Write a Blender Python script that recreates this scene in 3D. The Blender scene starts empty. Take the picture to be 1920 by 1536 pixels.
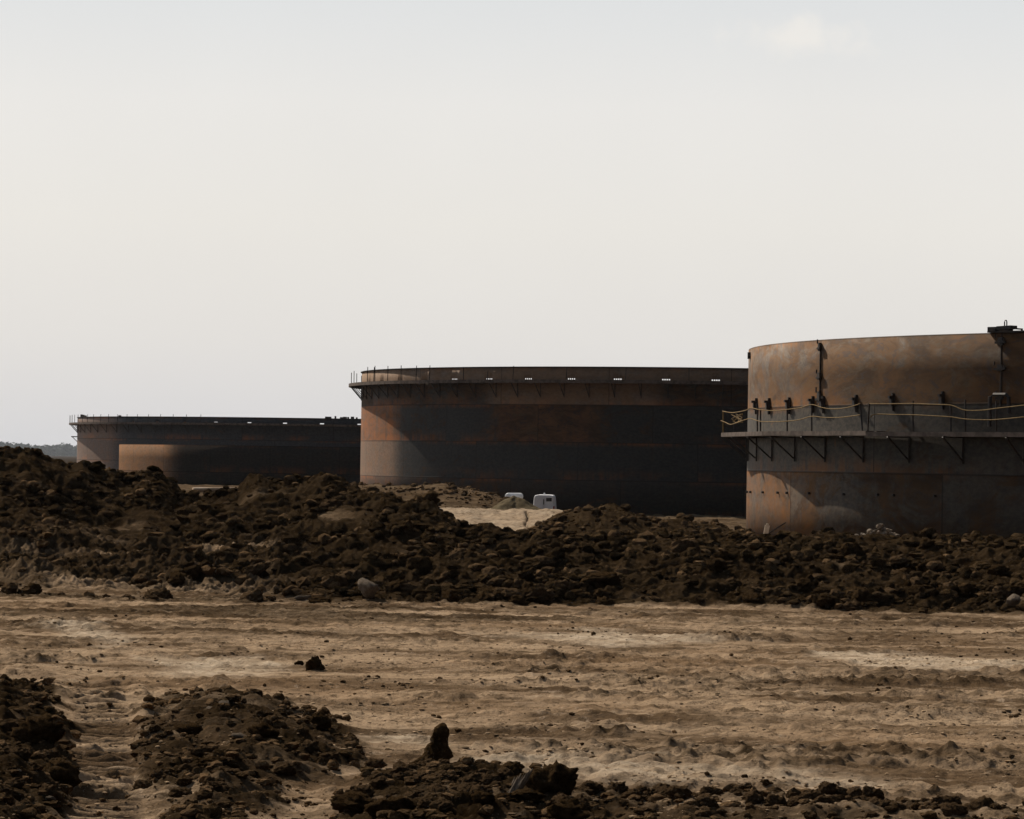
import bpy, math, random
import numpy as np
from mathutils import Matrix, Vector

# ------------------------------------------------------------------ camera
S = bpy.context.scene
F_PX, EYE, ROLL = 6313.0, 2.9, 0.0158
PITCH = math.atan((866.3 - 768.0) / F_PX)
camd = bpy.data.cameras.new("camera")
cam = bpy.data.objects.new("camera", camd)
S.collection.objects.link(cam)
camd.sensor_width = 36.0
camd.lens = F_PX / 1920.0 * 36.0
camd.clip_start, camd.clip_end = 0.5, 20000.0
CAMROT = (Matrix.Rotation(math.radians(90) + PITCH, 3, 'X') @ Matrix.Rotation(ROLL, 3, 'Z'))
cam.matrix_world = Matrix.Translation((0, 0, EYE)) @ CAMROT.to_4x4()
S.camera = cam
S.render.resolution_x, S.render.resolution_y = 1024, 819

# ------------------------------------------------------------------ light
SUN_AZ, SUN_EL = math.radians(140.0), math.radians(42.0)      # azimuth from -Y towards -X
sun_dir = Vector((-math.sin(SUN_AZ) * math.cos(SUN_EL), -math.cos(SUN_AZ) * math.cos(SUN_EL), math.sin(SUN_EL)))
sl = bpy.data.lights.new("sun", 'SUN')
sl.energy, sl.angle, sl.color = 5.0, math.radians(0.5), (1.0, 0.89, 0.745)
so = bpy.data.objects.new("sun", sl)
S.collection.objects.link(so)
so.rotation_euler = (-sun_dir).to_track_quat('-Z', 'Y').to_euler()

world = bpy.data.worlds.new("World")
S.world = world
world.use_nodes = True
wn, wl = world.node_tree.nodes, world.node_tree.links
wn.clear()


def WN(t, **kw):
    n = wn.new(t)
    for k, v in kw.items():
        setattr(n, k, v)
    return n


sky = WN('ShaderNodeTexSky', sky_type='NISHITA', sun_disc=False)
sky.sun_elevation = SUN_EL
sky.sun_rotation = math.atan2(sun_dir.x, sun_dir.y)
sky.altitude, sky.air_density, sky.dust_density, sky.ozone_density = 0.0, 1.0, 4.0, 1.0
tc = WN('ShaderNodeTexCoord')
# hazy veil: bright low down on the sun's side of the sky, dim overhead and behind the viewer
dot = WN('ShaderNodeVectorMath', operation='DOT_PRODUCT')
dot.inputs[1].default_value = tuple(sun_dir)
wl.new(tc.outputs['Generated'], dot.inputs[0])
sepd = WN('ShaderNodeSeparateXYZ')
wl.new(tc.outputs['Generated'], sepd.inputs[0])


def ramp_node(src, stops, lo, hi):
    m = WN('ShaderNodeMapRange')
    m.inputs['From Min'].default_value, m.inputs['From Max'].default_value = lo, hi
    wl.new(src, m.inputs['Value'])
    r = WN('ShaderNodeValToRGB')
    c = r.color_ramp
    for i, (q, cl) in enumerate(stops):
        e = c.elements[i] if i < 2 else c.elements.new(q)
        e.position, e.color = q, (*cl, 1)
    wl.new(m.outputs['Result'], r.inputs['Fac'])
    return r.outputs['Color']


elev = ramp_node(sepd.outputs['Z'], [(0.0, (.70, .69, .705)), (1.0, (.20, .25, .31)), (.035, (.79, .767, .738)), (.07, (.835, .81, .765)), (.105, (.83, .815, .788)), (.135, (.755, .767, .77)), (.22, (.56, .59, .62)), (.5, (.32, .36, .42))], 0.0, 1.0)
side = ramp_node(dot.outputs['Value'], [(0.0, (.045, .05, .06)), (1.0, (1, 1, 1)), (.30, (.06, .067, .08)), (.52, (.27, .28, .30)), (.68, (.80, .80, .81)), (.76, (1, 1, 1))], -1.0, 1.0)
veil = WN('ShaderNodeVectorMath', operation='MULTIPLY')
wl.new(elev, veil.inputs[0]); wl.new(side, veil.inputs[1])
bg = WN('ShaderNodeBackground')
bg.inputs['Strength'].default_value = 0.1
wo = WN('ShaderNodeOutputWorld')
scale10 = WN('ShaderNodeVectorMath', operation='SCALE')
scale10.inputs['Scale'].default_value = 10.0            # veil is given at display brightness
wl.new(veil.outputs['Vector'], scale10.inputs[0])
mix = WN('ShaderNodeMix', data_type='RGBA')
mix.inputs['Factor'].default_value = 0.95
wl.new(sky.outputs['Color'], mix.inputs['A'])
wl.new(scale10.outputs['Vector'], mix.inputs['B'])
# faint cumulus near the top of the view and soft mottling of the veil
nz = WN('ShaderNodeTexNoise')
nz.inputs['Scale'].default_value, nz.inputs['Detail'].default_value, nz.inputs['Roughness'].default_value = 9.0, 5.0, 0.55
wl.new(tc.outputs['Generated'], nz.inputs['Vector'])
mot = WN('ShaderNodeMapRange')
mot.inputs['From Min'].default_value, mot.inputs['From Max'].default_value = 0.3, 0.7
mot.inputs['To Min'].default_value, mot.inputs['To Max'].default_value = 0.985, 1.015
wl.new(nz.outputs['Fac'], mot.inputs['Value'])
mul = WN('ShaderNodeVectorMath', operation='SCALE')
wl.new(mix.outputs['Result'], mul.inputs[0])
wl.new(mot.outputs['Result'], mul.inputs['Scale'])
cdir = Vector(CAMROT @ Vector(((1500 - 960) / F_PX, (768 - 72) / F_PX, -1.0))).normalized()
cmap = WN('ShaderNodeMapping', vector_type='POINT')
cmap.inputs['Location'].default_value = tuple(-cdir)
csc = WN('ShaderNodeVectorMath', operation='MULTIPLY')
csc.inputs[1].default_value = (1 / .024, 1 / .05, 1 / .0075)
wl.new(tc.outputs['Generated'], cmap.inputs['Vector'])
wl.new(cmap.outputs['Vector'], csc.inputs[0])
cn = WN('ShaderNodeTexNoise')
cn.inputs['Scale'].default_value, cn.inputs['Detail'].default_value, cn.inputs['Roughness'].default_value = 70.0, 6.0, 0.6
wl.new(tc.outputs['Generated'], cn.inputs['Vector'])
clen = WN('ShaderNodeVectorMath', operation='LENGTH')
wl.new(csc.outputs['Vector'], clen.inputs[0])
cad = WN('ShaderNodeMath', operation='MULTIPLY_ADD')
cad.inputs[1].default_value = 2.6
wl.new(cn.outputs['Fac'], cad.inputs[0]); wl.new(clen.outputs['Value'], cad.inputs[2])
cmr = WN('ShaderNodeMapRange', interpolation_type='SMOOTHSTEP')
cmr.inputs['From Min'].default_value, cmr.inputs['From Max'].default_value = 2.35, 1.25
cmr.inputs['To Max'].default_value = 0.6
wl.new(cad.outputs['Value'], cmr.inputs['Value'])
cmix = WN('ShaderNodeMix', data_type='RGBA')
cmix.inputs['B'].default_value = (9.0, 8.6, 8.0, 1)
wl.new(cmr.outputs['Result'], cmix.inputs['Factor'])
wl.new(mul.outputs['Vector'], cmix.inputs['A'])
wl.new(cmix.outputs['Result'], bg.inputs['Color'])
wl.new(bg.outputs['Background'], wo.inputs['Surface'])

S.view_settings.view_transform = 'Standard'
S.view_settings.look = 'None'
S.view_settings.exposure, S.view_settings.gamma = 0.0, 1.0
S.render.engine = 'CYCLES'
S.cycles.use_denoising = True
S.cycles.max_bounces = 5
S.cycles.volume_bounces = 0
S.cycles.sample_clamp_direct, S.cycles.sample_clamp_indirect = 4.0, 1.0

# ------------------------------------------------------------------ helpers
col = S.collection
R3 = np.array(CAMROT)


def ray(px, py):
    v = np.array([(px - 960) / F_PX, (768 - py) / F_PX, -1.0])
    w = R3 @ v
    return w / w[1]


def at(px, py, Y):
    """world point seen at photo pixel px,py at distance Y"""
    r = ray(px, py)
    return Vector((r[0] * Y, Y, EYE + r[2] * Y))


def gpt(px, py, z=0.0):
    r = ray(px, py)
    t = (z - EYE) / r[2]
    return r[0] * t, t


def zpix(t, py, Y):
    """height at which a photo row py lies at distance Y and lateral slope t = X/Y"""
    px = 960 + F_PX * t
    return EYE + Y * (866.3 + ROLL * (px - 960) - py) / F_PX


def tag(o, label=None, cat=None, group=None, kind=None):
    if label: o['label'] = label
    if cat: o['category'] = cat
    if group: o['group'] = group
    if kind: o['kind'] = kind
    return o


def empty(name, loc=(0, 0, 0), rz=0.0):
    o = bpy.data.objects.new(name, None)
    col.objects.link(o)
    o.location = loc
    o.rotation_euler = (0, 0, rz)
    o.empty_display_size = 0.2
    return o


def mesh_np(name, v, f, mat=None, parent=None, smooth=True, link=True):
    """v (n,3), f (m,4) or (m,3) int array"""
    me = bpy.data.meshes.new(name)
    v = np.asarray(v, dtype=np.float32)
    f = np.asarray(f, dtype=np.int32)
    k = f.shape[1]
    me.vertices.add(len(v)); me.vertices.foreach_set('co', v.ravel())
    me.loops.add(f.size); me.loops.foreach_set('vertex_index', f.ravel())
    me.polygons.add(len(f))
    me.polygons.foreach_set('loop_start', np.arange(0, f.size, k, dtype=np.int32))
    me.polygons.foreach_set('use_smooth', np.full(len(f), smooth, dtype=bool))
    me.update(calc_edges=True)
    me.validate()
    if mat: me.materials.append(mat)
    if not link: return me
    o = bpy.data.objects.new(name, me)
    col.objects.link(o)
    if parent: o.parent = parent
    return o


class MB:
    """collects quads/tris of boxes, bars and tubes; build() makes one object"""
    def __init__(s): s.v, s.f = [], []

    def add(s, v, f):
        n = len(s.v)
        s.v += [tuple(p) for p in v]
        s.f += [tuple(i + n for i in q) for q in f]

    def hexa(s, p):  # 8 corners: bottom loop 0-3, top loop 4-7
        s.add(p, [(3, 2, 1, 0), (4, 5, 6, 7), (0, 1, 5, 4), (1, 2, 6, 5), (2, 3, 7, 6), (3, 0, 4, 7)])

    def box(s, c, d, ax=None):
        ax = ax or Matrix.Identity(3)
        h = [Vector((sx * d[0] / 2, sy * d[1] / 2, sz * d[2] / 2)) for sz in (-1, 1) for sx, sy in ((-1, -1), (1, -1), (1, 1), (-1, 1))]
        s.hexa([Vector(c) + ax @ q for q in h])

    def bar(s, a, b, w, h=None, up=(0, 0, 1)):
        a, b = Vector(a), Vector(b)
        h = h or w
        z = (b - a).normalized()
        u = Vector(up)
        if abs(z.dot(u)) > .95: u = Vector((1, 0, 0))
        x = z.cross(u).normalized()
        y = x.cross(z)
        q = [a + x * sx * w / 2 + y * sy * h / 2 for sx, sy in ((-1, -1), (1, -1), (1, 1), (-1, 1))]
        s.hexa(q + [p + (b - a) for p in q])

    def tube(s, pts, r, n=6):
        pts = [Vector(p) for p in pts]
        rings = []
        for i, p in enumerate(pts):
            z = (pts[min(i + 1, len(pts) - 1)] - pts[max(i - 1, 0)]).normalized()
            u = Vector((0, 0, 1)) if abs(z.z) < .9 else Vector((1, 0, 0))
            x = z.cross(u).normalized(); y = x.cross(z)
            rr = r[i] if isinstance(r, (list, tuple)) else r
            rings.append([p + (x * math.cos(2 * math.pi * k / n) + y * math.sin(2 * math.pi * k / n)) * rr for k in range(n)])
        v = [q for ring in rings for q in ring]
        f = [(i * n + k, i * n + (k + 1) % n, (i + 1) * n + (k + 1) % n, (i + 1) * n + k) for i in range(len(pts) - 1) for k in range(n)]
        f.append(tuple(reversed(range(n))))
        f.append(tuple(range((len(pts) - 1) * n, len(pts) * n)))
        s.add(v, f)

    def build(s, name, mat, parent=None, smooth=False, origin=None):
        o_ = Vector(origin) if origin else Vector((0, 0, 0))
        me = bpy.data.meshes.new(name)
        me.from_pydata([tuple(Vector(p) - o_) for p in s.v], [], s.f)
        me.update()
        if smooth: me.polygons.foreach_set('use_smooth', [True] * len(me.polygons))
        if mat: me.materials.append(mat)
        o = bpy.data.objects.new(name, me)
        col.objects.link(o)
        o.location = o_
        if parent: o.parent = parent
        return o


# numpy noise ---------------------------------------------------------------
def _h(ix, iy, seed):
    n = (ix.astype(np.int64) * 374761393 + iy.astype(np.int64) * 668265263 + seed * 1274126177) & 0xFFFFFFFF
    n = ((n ^ (n >> 13)) * 1274126177) & 0xFFFFFFFF
    n = (n ^ (n >> 16)) & 0xFFFF
    return n


def perlin(x, y, seed=0):
    x = np.asarray(x, dtype=np.float64); y = np.asarray(y, dtype=np.float64)
    x0 = np.floor(x); y0 = np.floor(y)
    fx = x - x0; fy = y - y0
    u = fx * fx * fx * (fx * (fx * 6 - 15) + 10); w = fy * fy * fy * (fy * (fy * 6 - 15) + 10)

    def g(ix, iy, dx, dy):
        a = _h(ix, iy, seed) * (2 * math.pi / 65536)
        return np.cos(a) * dx + np.sin(a) * dy
    a = g(x0, y0, fx, fy); b = g(x0 + 1, y0, fx - 1, fy)
    c = g(x0, y0 + 1, fx, fy - 1); d = g(x0 + 1, y0 + 1, fx - 1, fy - 1)
    return ((a + u * (b - a)) + w * ((c + u * (d - c)) - (a + u * (b - a)))) * 1.45


def fbm(x, y, sc, octv=4, seed=0, gain=.5, lac=2.03, ridged=False):
    r = 0; a = 1.0; f = 1.0 / sc
    for i in range(octv):
        n = perlin(x * f + 17.3 * i, y * f - 9.1 * i, seed + i)
        r = r + a * ((1 - 2 * np.abs(n)) if ridged else n)
        a *= gain; f *= lac
    return r


def smooth(a, b, x):
    t = np.clip((x - a) / (b - a), 0, 1)
    return t * t * (3 - 2 * t)


def poly_sd(x, y, P):
    """signed distance to a polygon, positive inside"""
    x = np.asarray(x, dtype=np.float64); y = np.asarray(y, dtype=np.float64)
    d = np.full(x.shape, 1e9); ins = np.zeros(x.shape, dtype=bool)
    n = len(P)
    for i in range(n):
        ax, ay = P[i]; bx, by = P[(i + 1) % n]
        ex, ey = bx - ax, by - ay
        t = np.clip(((x - ax) * ex + (y - ay) * ey) / (ex * ex + ey * ey + 1e-9), 0, 1)
        d = np.minimum(d, np.hypot(x - ax - t * ex, y - ay - t * ey))
        if by != ay:
            c = ((ay > y) != (by > y)) & (x < (bx - ax) * (y - ay) / (by - ay) + ax)
            ins ^= c
    return np.where(ins, d, -d)


# materials -----------------------------------------------------------------
class NT:
    def __init__(s, name):
        s.m = bpy.data.materials.new(name)
        s.m.use_nodes = True
        s.n, s.l = s.m.node_tree.nodes, s.m.node_tree.links
        s.b = s.n['Principled BSDF']
        s.tc = s.n.new('ShaderNodeTexCoord')

    def vec(s, src='Object', scale=(1, 1, 1)):
        mp = s.n.new('ShaderNodeMapping')
        mp.inputs['Scale'].default_value = scale
        s.l.new(s.tc.outputs[src] if isinstance(src, str) else src, mp.inputs['Vector'])
        return mp.outputs['Vector']

    def noise(s, vec, scale, detail=4, rough=.55, dist=0.0):
        t = s.n.new('ShaderNodeTexNoise')
        t.inputs['Scale'].default_value, t.inputs['Detail'].default_value = scale, detail
        t.inputs['Roughness'].default_value, t.inputs['Distortion'].default_value = rough, dist
        s.l.new(vec, t.inputs['Vector'])
        return t.outputs['Fac']

    def ramp(s, fac, *stops):
        r = s.n.new('ShaderNodeMapRange')
        r.interpolation_type = 'SMOOTHSTEP'
        r.inputs['From Min'].default_value, r.inputs['From Max'].default_value = stops[0], stops[1]
        r.inputs['To Min'].default_value, r.inputs['To Max'].default_value = (stops[2], stops[3]) if len(stops) > 2 else (0, 1)
        s.l.new(fac, r.inputs['Value'])
        return r.outputs['Result']

    def math(s, op, a, b=None, clamp=False):
        m = s.n.new('ShaderNodeMath'); m.operation = op; m.use_clamp = clamp
        for i, q in enumerate((a, b)):
            if q is None: continue
            if isinstance(q, (int, float)): m.inputs[i].default_value = q
            else: s.l.new(q, m.inputs[i])
        return m.outputs[0]

    def mix(s, fac, a, b, mode='MIX'):
        m = s.n.new('ShaderNodeMix'); m.data_type = 'RGBA'; m.blend_type = mode
        for k, q in (('Factor', fac), ('A', a), ('B', b)):
            if isinstance(q, (int, float)): m.inputs[k].default_value = q
            elif isinstance(q, tuple): m.inputs[k].default_value = (*q, 1)
            else: s.l.new(q, m.inputs[k])
        return m.outputs['Result']

    def attr(s, name):
        a = s.n.new('ShaderNodeAttribute'); a.attribute_name = name
        return a

    def bump(s, h, dist=.02, strength=1.0):
        b = s.n.new('ShaderNodeBump')
        b.inputs['Distance'].default_value, b.inputs['Strength'].default_value = dist, strength
        s.l.new(h, b.inputs['Height'])
        s.l.new(b.outputs['Normal'], s.b.inputs['Normal'])

    def out(s, colr, rough=.9, spec=.2, metal=0.0):
        if isinstance(colr, tuple): s.b.inputs['Base Color'].default_value = (*colr, 1)
        else: s.l.new(colr, s.b.inputs['Base Color'])
        s.b.inputs['Roughness'].default_value = rough
        s.b.inputs['Specular IOR Level'].default_value = spec
        s.b.inputs['Metallic'].default_value = metal
        return s.m


def simple(name, c1, c2, scale=6.0, rough=.8, spec=.2, metal=0.0, bump=0.0):
    t = NT(name)
    n = t.noise(t.vec('Object'), scale, 5, .6)
    if bump: t.bump(n, bump)
    return t.out(t.mix(t.ramp(n, .35, .65), c1, c2), rough, spec, metal)


def soil(name, dark, mid, light, scale=3.0, vary=False, bd=.05):
    t = NT(name)
    v = t.vec('Object')
    a = t.noise(v, scale, 6, .65)
    b = t.noise(v, scale * 7, 4, .6)
    c = t.mix(t.ramp(a, .3, .62), dark, mid)
    c = t.mix(t.math('MULTIPLY', t.ramp(b, .54, .70), .6), c, light)
    if vary:                                            # no two lumps dried equally
        g = t.n.new('ShaderNodeNewGeometry')
        c = t.mix(1.0, c, t.mix(t.math('POWER', g.outputs['Random Per Island'], 1.6), (.55, .55, .55), (1.75, 1.7, 1.62)), 'MULTIPLY')
    t.bump(t.math('ADD', a, t.math('MULTIPLY', b, .5)), bd, .9)
    return t.out(c, 1.0, 0.0)


M_CLOD = soil('damp_clod_soil', (.018, .0105, .0046), (.048, .0295, .0142), (.13, .087, .049), 4.0)
M_CLODB = soil('brown_clod_soil', (.036, .022, .011), (.095, .061, .034), (.21, .147, .09), 4.0)
M_LITTER = soil('dark_soil_crumbs', (.014, .0086, .0040), (.044, .0285, .0145), (.19, .135, .08), 11.0, True, .06)
M_LITTERB = soil('brown_soil_crumbs', (.038, .023, .011), (.105, .067, .037), (.25, .175, .105), 9.0, True, .06)
M_CRUMB = soil('dry_clay_crumbs', (.19, .132, .082), (.36, .26, .168), (.54, .41, .285), 14.0, True, .04)
M_PALE = soil('pale_dry_clay', (.12, .092, .068), (.20, .160, .122), (.30, .25, .20), 5.0)
M_STONE = soil('white_rock', (.30, .27, .23), (.46, .42, .37), (.6, .56, .5), 6.0)
M_STONE2 = soil('pale_rubble_stone', (.11, .09, .072), (.21, .178, .145), (.32, .275, .225), 6.0, True)
M_SAND = soil('tan_sand', (.085, .066, .040), (.145, .115, .072), (.20, .16, .105), 4.0, False, .12)
M_DARKSTEEL = simple('dark_steel', (.018, .018, .02), (.05, .035, .026), 5, .6, .3)
M_DECK = simple('weathered_deck_boards', (.07, .052, .043), (.135, .103, .084), 3, .8, .2)
M_ROPE = simple('yellow_rope', (.15, .092, .03), (.22, .145, .055), 9, .8, .2)
M_WHITE = simple('white_paint', (.70, .70, .72), (.80, .80, .80), 2, .4, .5)
M_GLASS = simple('dark_window_glass', (.02, .022, .025), (.03, .032, .036), 2, .1, .5)
M_TYRE = simple('black_rubber', (.015, .015, .015), (.03, .028, .026), 6, .8, .2)
M_WOOD = simple('pale_lumber', (.55, .45, .34), (.72, .62, .49), 8, .8, .2)
M_PIPE = simple('tan_pipe_coating', (.30, .20, .12), (.40, .28, .18), 2, .6, .3)

HAZE_D = 2.8e-5

# ------------------------------------------------------------------ ground
ZONE_L = [gpt(*p) for p in ((-260, 1275), (0, 1292), (70, 1296), (115, 1325), (140, 1385), (150, 1440), (150, 1500), (140, 1640), (-300, 1640))]
ZONE_M = [gpt(*p) for p in ((238, 1385), (262, 1335), (330, 1312), (420, 1305), (520, 1318), (610, 1345), (690, 1410), (700, 1440), (620, 1450), (560, 1490), (470, 1530), (430, 1640), (310, 1640), (285, 1500), (250, 1430))]
ZONE_R = [gpt(*p) for p in ((610, 1640), (640, 1500), (700, 1462), (790, 1450), (900, 1440), (1010, 1455), (1080, 1490), (1180, 1508), (1330, 1490), (1600, 1500), (1800, 1520), (2100, 1525), (2200, 1640))]
PALE_Z = [[gpt(*q) for q in z] for z in (((850, 1418), (1000, 1404), (1250, 1425), (1500, 1455), (1680, 1478), (1400, 1480), (1150, 1476), (950, 1450)), ((60, 1165), (150, 1168), (290, 1205), (210, 1218), (100, 1197)),
          ((1480, 1222), (1940, 1232), (2100, 1262), (1920, 1268), (1650, 1255)), ((640, 1372), (760, 1364), (840, 1400), (700, 1402)), ((880, 1190), (1150, 1182), (1350, 1205), (1150, 1216)), ((260, 1240), (480, 1232), (560, 1262), (330, 1275)))]
HOLES = [(*gpt(1390, 1090, .35), .42, .45), (*gpt(1520, 1095, .3), .5, .3), (*gpt(1690, 1110, .3), .6, .35), (*gpt(1200, 1098, .3), .45, .3), (*gpt(730, 1085, .35), .5, .35), (*gpt(560, 1050, .6), .5, .3), (*gpt(1000, 1090, .35), .4, .25)]
RUT_A, RUT_B = gpt(195, 1540), gpt(190, 1300)

BANK = [  # photo column: base row, then (row, distance) of two points and the crest
    (-500, 1090, (1030, 78), (950, 83), (850, 89)), (-100, 1095, (1030, 78), (940, 83), (838, 89)),
    (0, 1100, (1030, 78), (930, 83), (838, 89)), (58, 1105, (1035, 78), (930, 83), (836, 89)), (95, 1108, (1038, 78), (945, 83), (858, 89)),
    (130, 1110, (1042, 77.5), (955, 83), (874, 89)), (155, 1110, (1045, 77), (965, 83), (868, 89)), (200, 1115, (1050, 77), (980, 83), (891, 90)),
    (245, 1115, (1050, 77), (980, 83), (897, 90)), (280, 1115, (1050, 77), (980, 83), (886, 90)), (318, 1118, (1050, 77), (985, 83), (900, 90)),
    (350, 1120, (1052, 77), (985, 83), (922, 90)), (452, 1125, (1058, 76), (985, 82), (926, 90)), (468, 1125, (1060, 76), (985, 82), (905, 90)), (488, 1126, (1060, 76), (985, 82), (897, 90)),
    (520, 1130, (1062, 75), (980, 82), (918, 90)), (560, 1132, (1062, 75), (975, 82), (908, 90)), (600, 1135, (1062, 74), (970, 81), (888, 90)), (640, 1136, (1062, 74), (962, 81), (904, 89)),
    (690, 1137, (1062, 73), (962, 80), (928, 87)), (740, 1138, (1058, 73), (970, 79), (931, 85)), (800, 1139, (1060, 73), (988, 78), (953, 83)),
    (870, 1140, (1064, 72), (1014, 76), (988, 80)), (930, 1140, (1064, 72), (1014, 76), (988, 79)), (990, 1142, (1068, 72), (1028, 75), (1007, 79)),
    (1100, 1143, (1074, 72), (1034, 75), (1007, 80)), (1350, 1144, (1078, 72), (1036, 75), (1008, 81)), (1440, 1145, (1080, 72), (1036, 75), (1007, 81)),
    (1560, 1150, (1082, 72), (1036, 75), (1003, 81)), (1700, 1155, (1086, 72), (1040, 75), (1010, 81)), (1920, 1160, (1090, 71), (1044, 74), (1012, 81)), (2500, 1165, (1092, 71), (1048, 74), (1015, 81))]
_bt = np.array([(b[0] - 960) / F_PX for b in BANK])
_bd, _bz = [], []
for b in BANK:
    t = (b[0] - 960) / F_PX
    d0 = EYE * F_PX / (b[1] - 866.3 - ROLL * (b[0] - 960))
    pts = [(d0, 0.0)] + [(d, zpix(t, y, d)) for y, d in b[2:]]
    dc, zc = pts[-1]
    pts += [(dc + 3, zc * .72), (dc + 9, 0.0)]
    _bd.append([p[0] for p in pts]); _bz.append([p[1] for p in pts])
_bd, _bz = np.array(_bd), np.array(_bz)


def bank(t, Y):
    """spoil bank height for lateral slope t and distance Y"""
    z = np.zeros_like(Y)
    D = [np.interp(t, _bt, _bd[:, k]) for k in range(6)]
    Z = [np.interp(t, _bt, _bz[:, k]) for k in range(6)]
    for k in range(5):
        u = (Y - D[k]) / (D[k + 1] - D[k])
        m = (u >= 0) & (u < 1)
        z = np.where(m, Z[k] + (Z[k + 1] - Z[k]) * u, z)
    inside = smooth(0, 1.5, Y - D[0]) * (1 - smooth(-3, 0, Y - D[5]))
    return z, inside


def ridge(t, Y, pts, D, wf, wb):
    tt = np.array([(p[0] - 960) / F_PX for p in pts])
    zz = np.array([max(0.0, zpix((p[0] - 960) / F_PX, p[1], D) - base_z(np.array([(p[0] - 960) / F_PX * D]), np.array([float(D)]))[0]) for p in pts])
    zc = np.interp(t, tt, zz, left=0, right=0)
    u = np.where(Y < D, (D - Y) / wf, (Y - D) / wb)
    return zc * np.clip(1 - smooth(0, 1, u), 0, 1)


def base_z(X, Y):
    right = smooth(120, 235, Y) * -0.78
    left = smooth(150, 250, Y) * 0.25
    w = smooth(-16, -8, X - (Y - 250) * .02)
    far = smooth(600, 1200, Y) * -0.4
    return left * (1 - w) + right * w + far


R_MID = [(560, 935), (600, 915), (640, 905), (693, 909), (740, 911), (774, 911), (835, 907), (884, 917), (924, 926), (955, 937), (990, 950), (1020, 958)]
R_BRN = [(985, 1010), (1010, 990), (1045, 972), (1075, 964), (1095, 959), (1118, 957), (1140, 952), (1165, 954), (1190, 966), (1215, 977), (1260, 977), (1300, 981), (1340, 988), (1385, 1000), (1420, 1006)]


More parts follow.
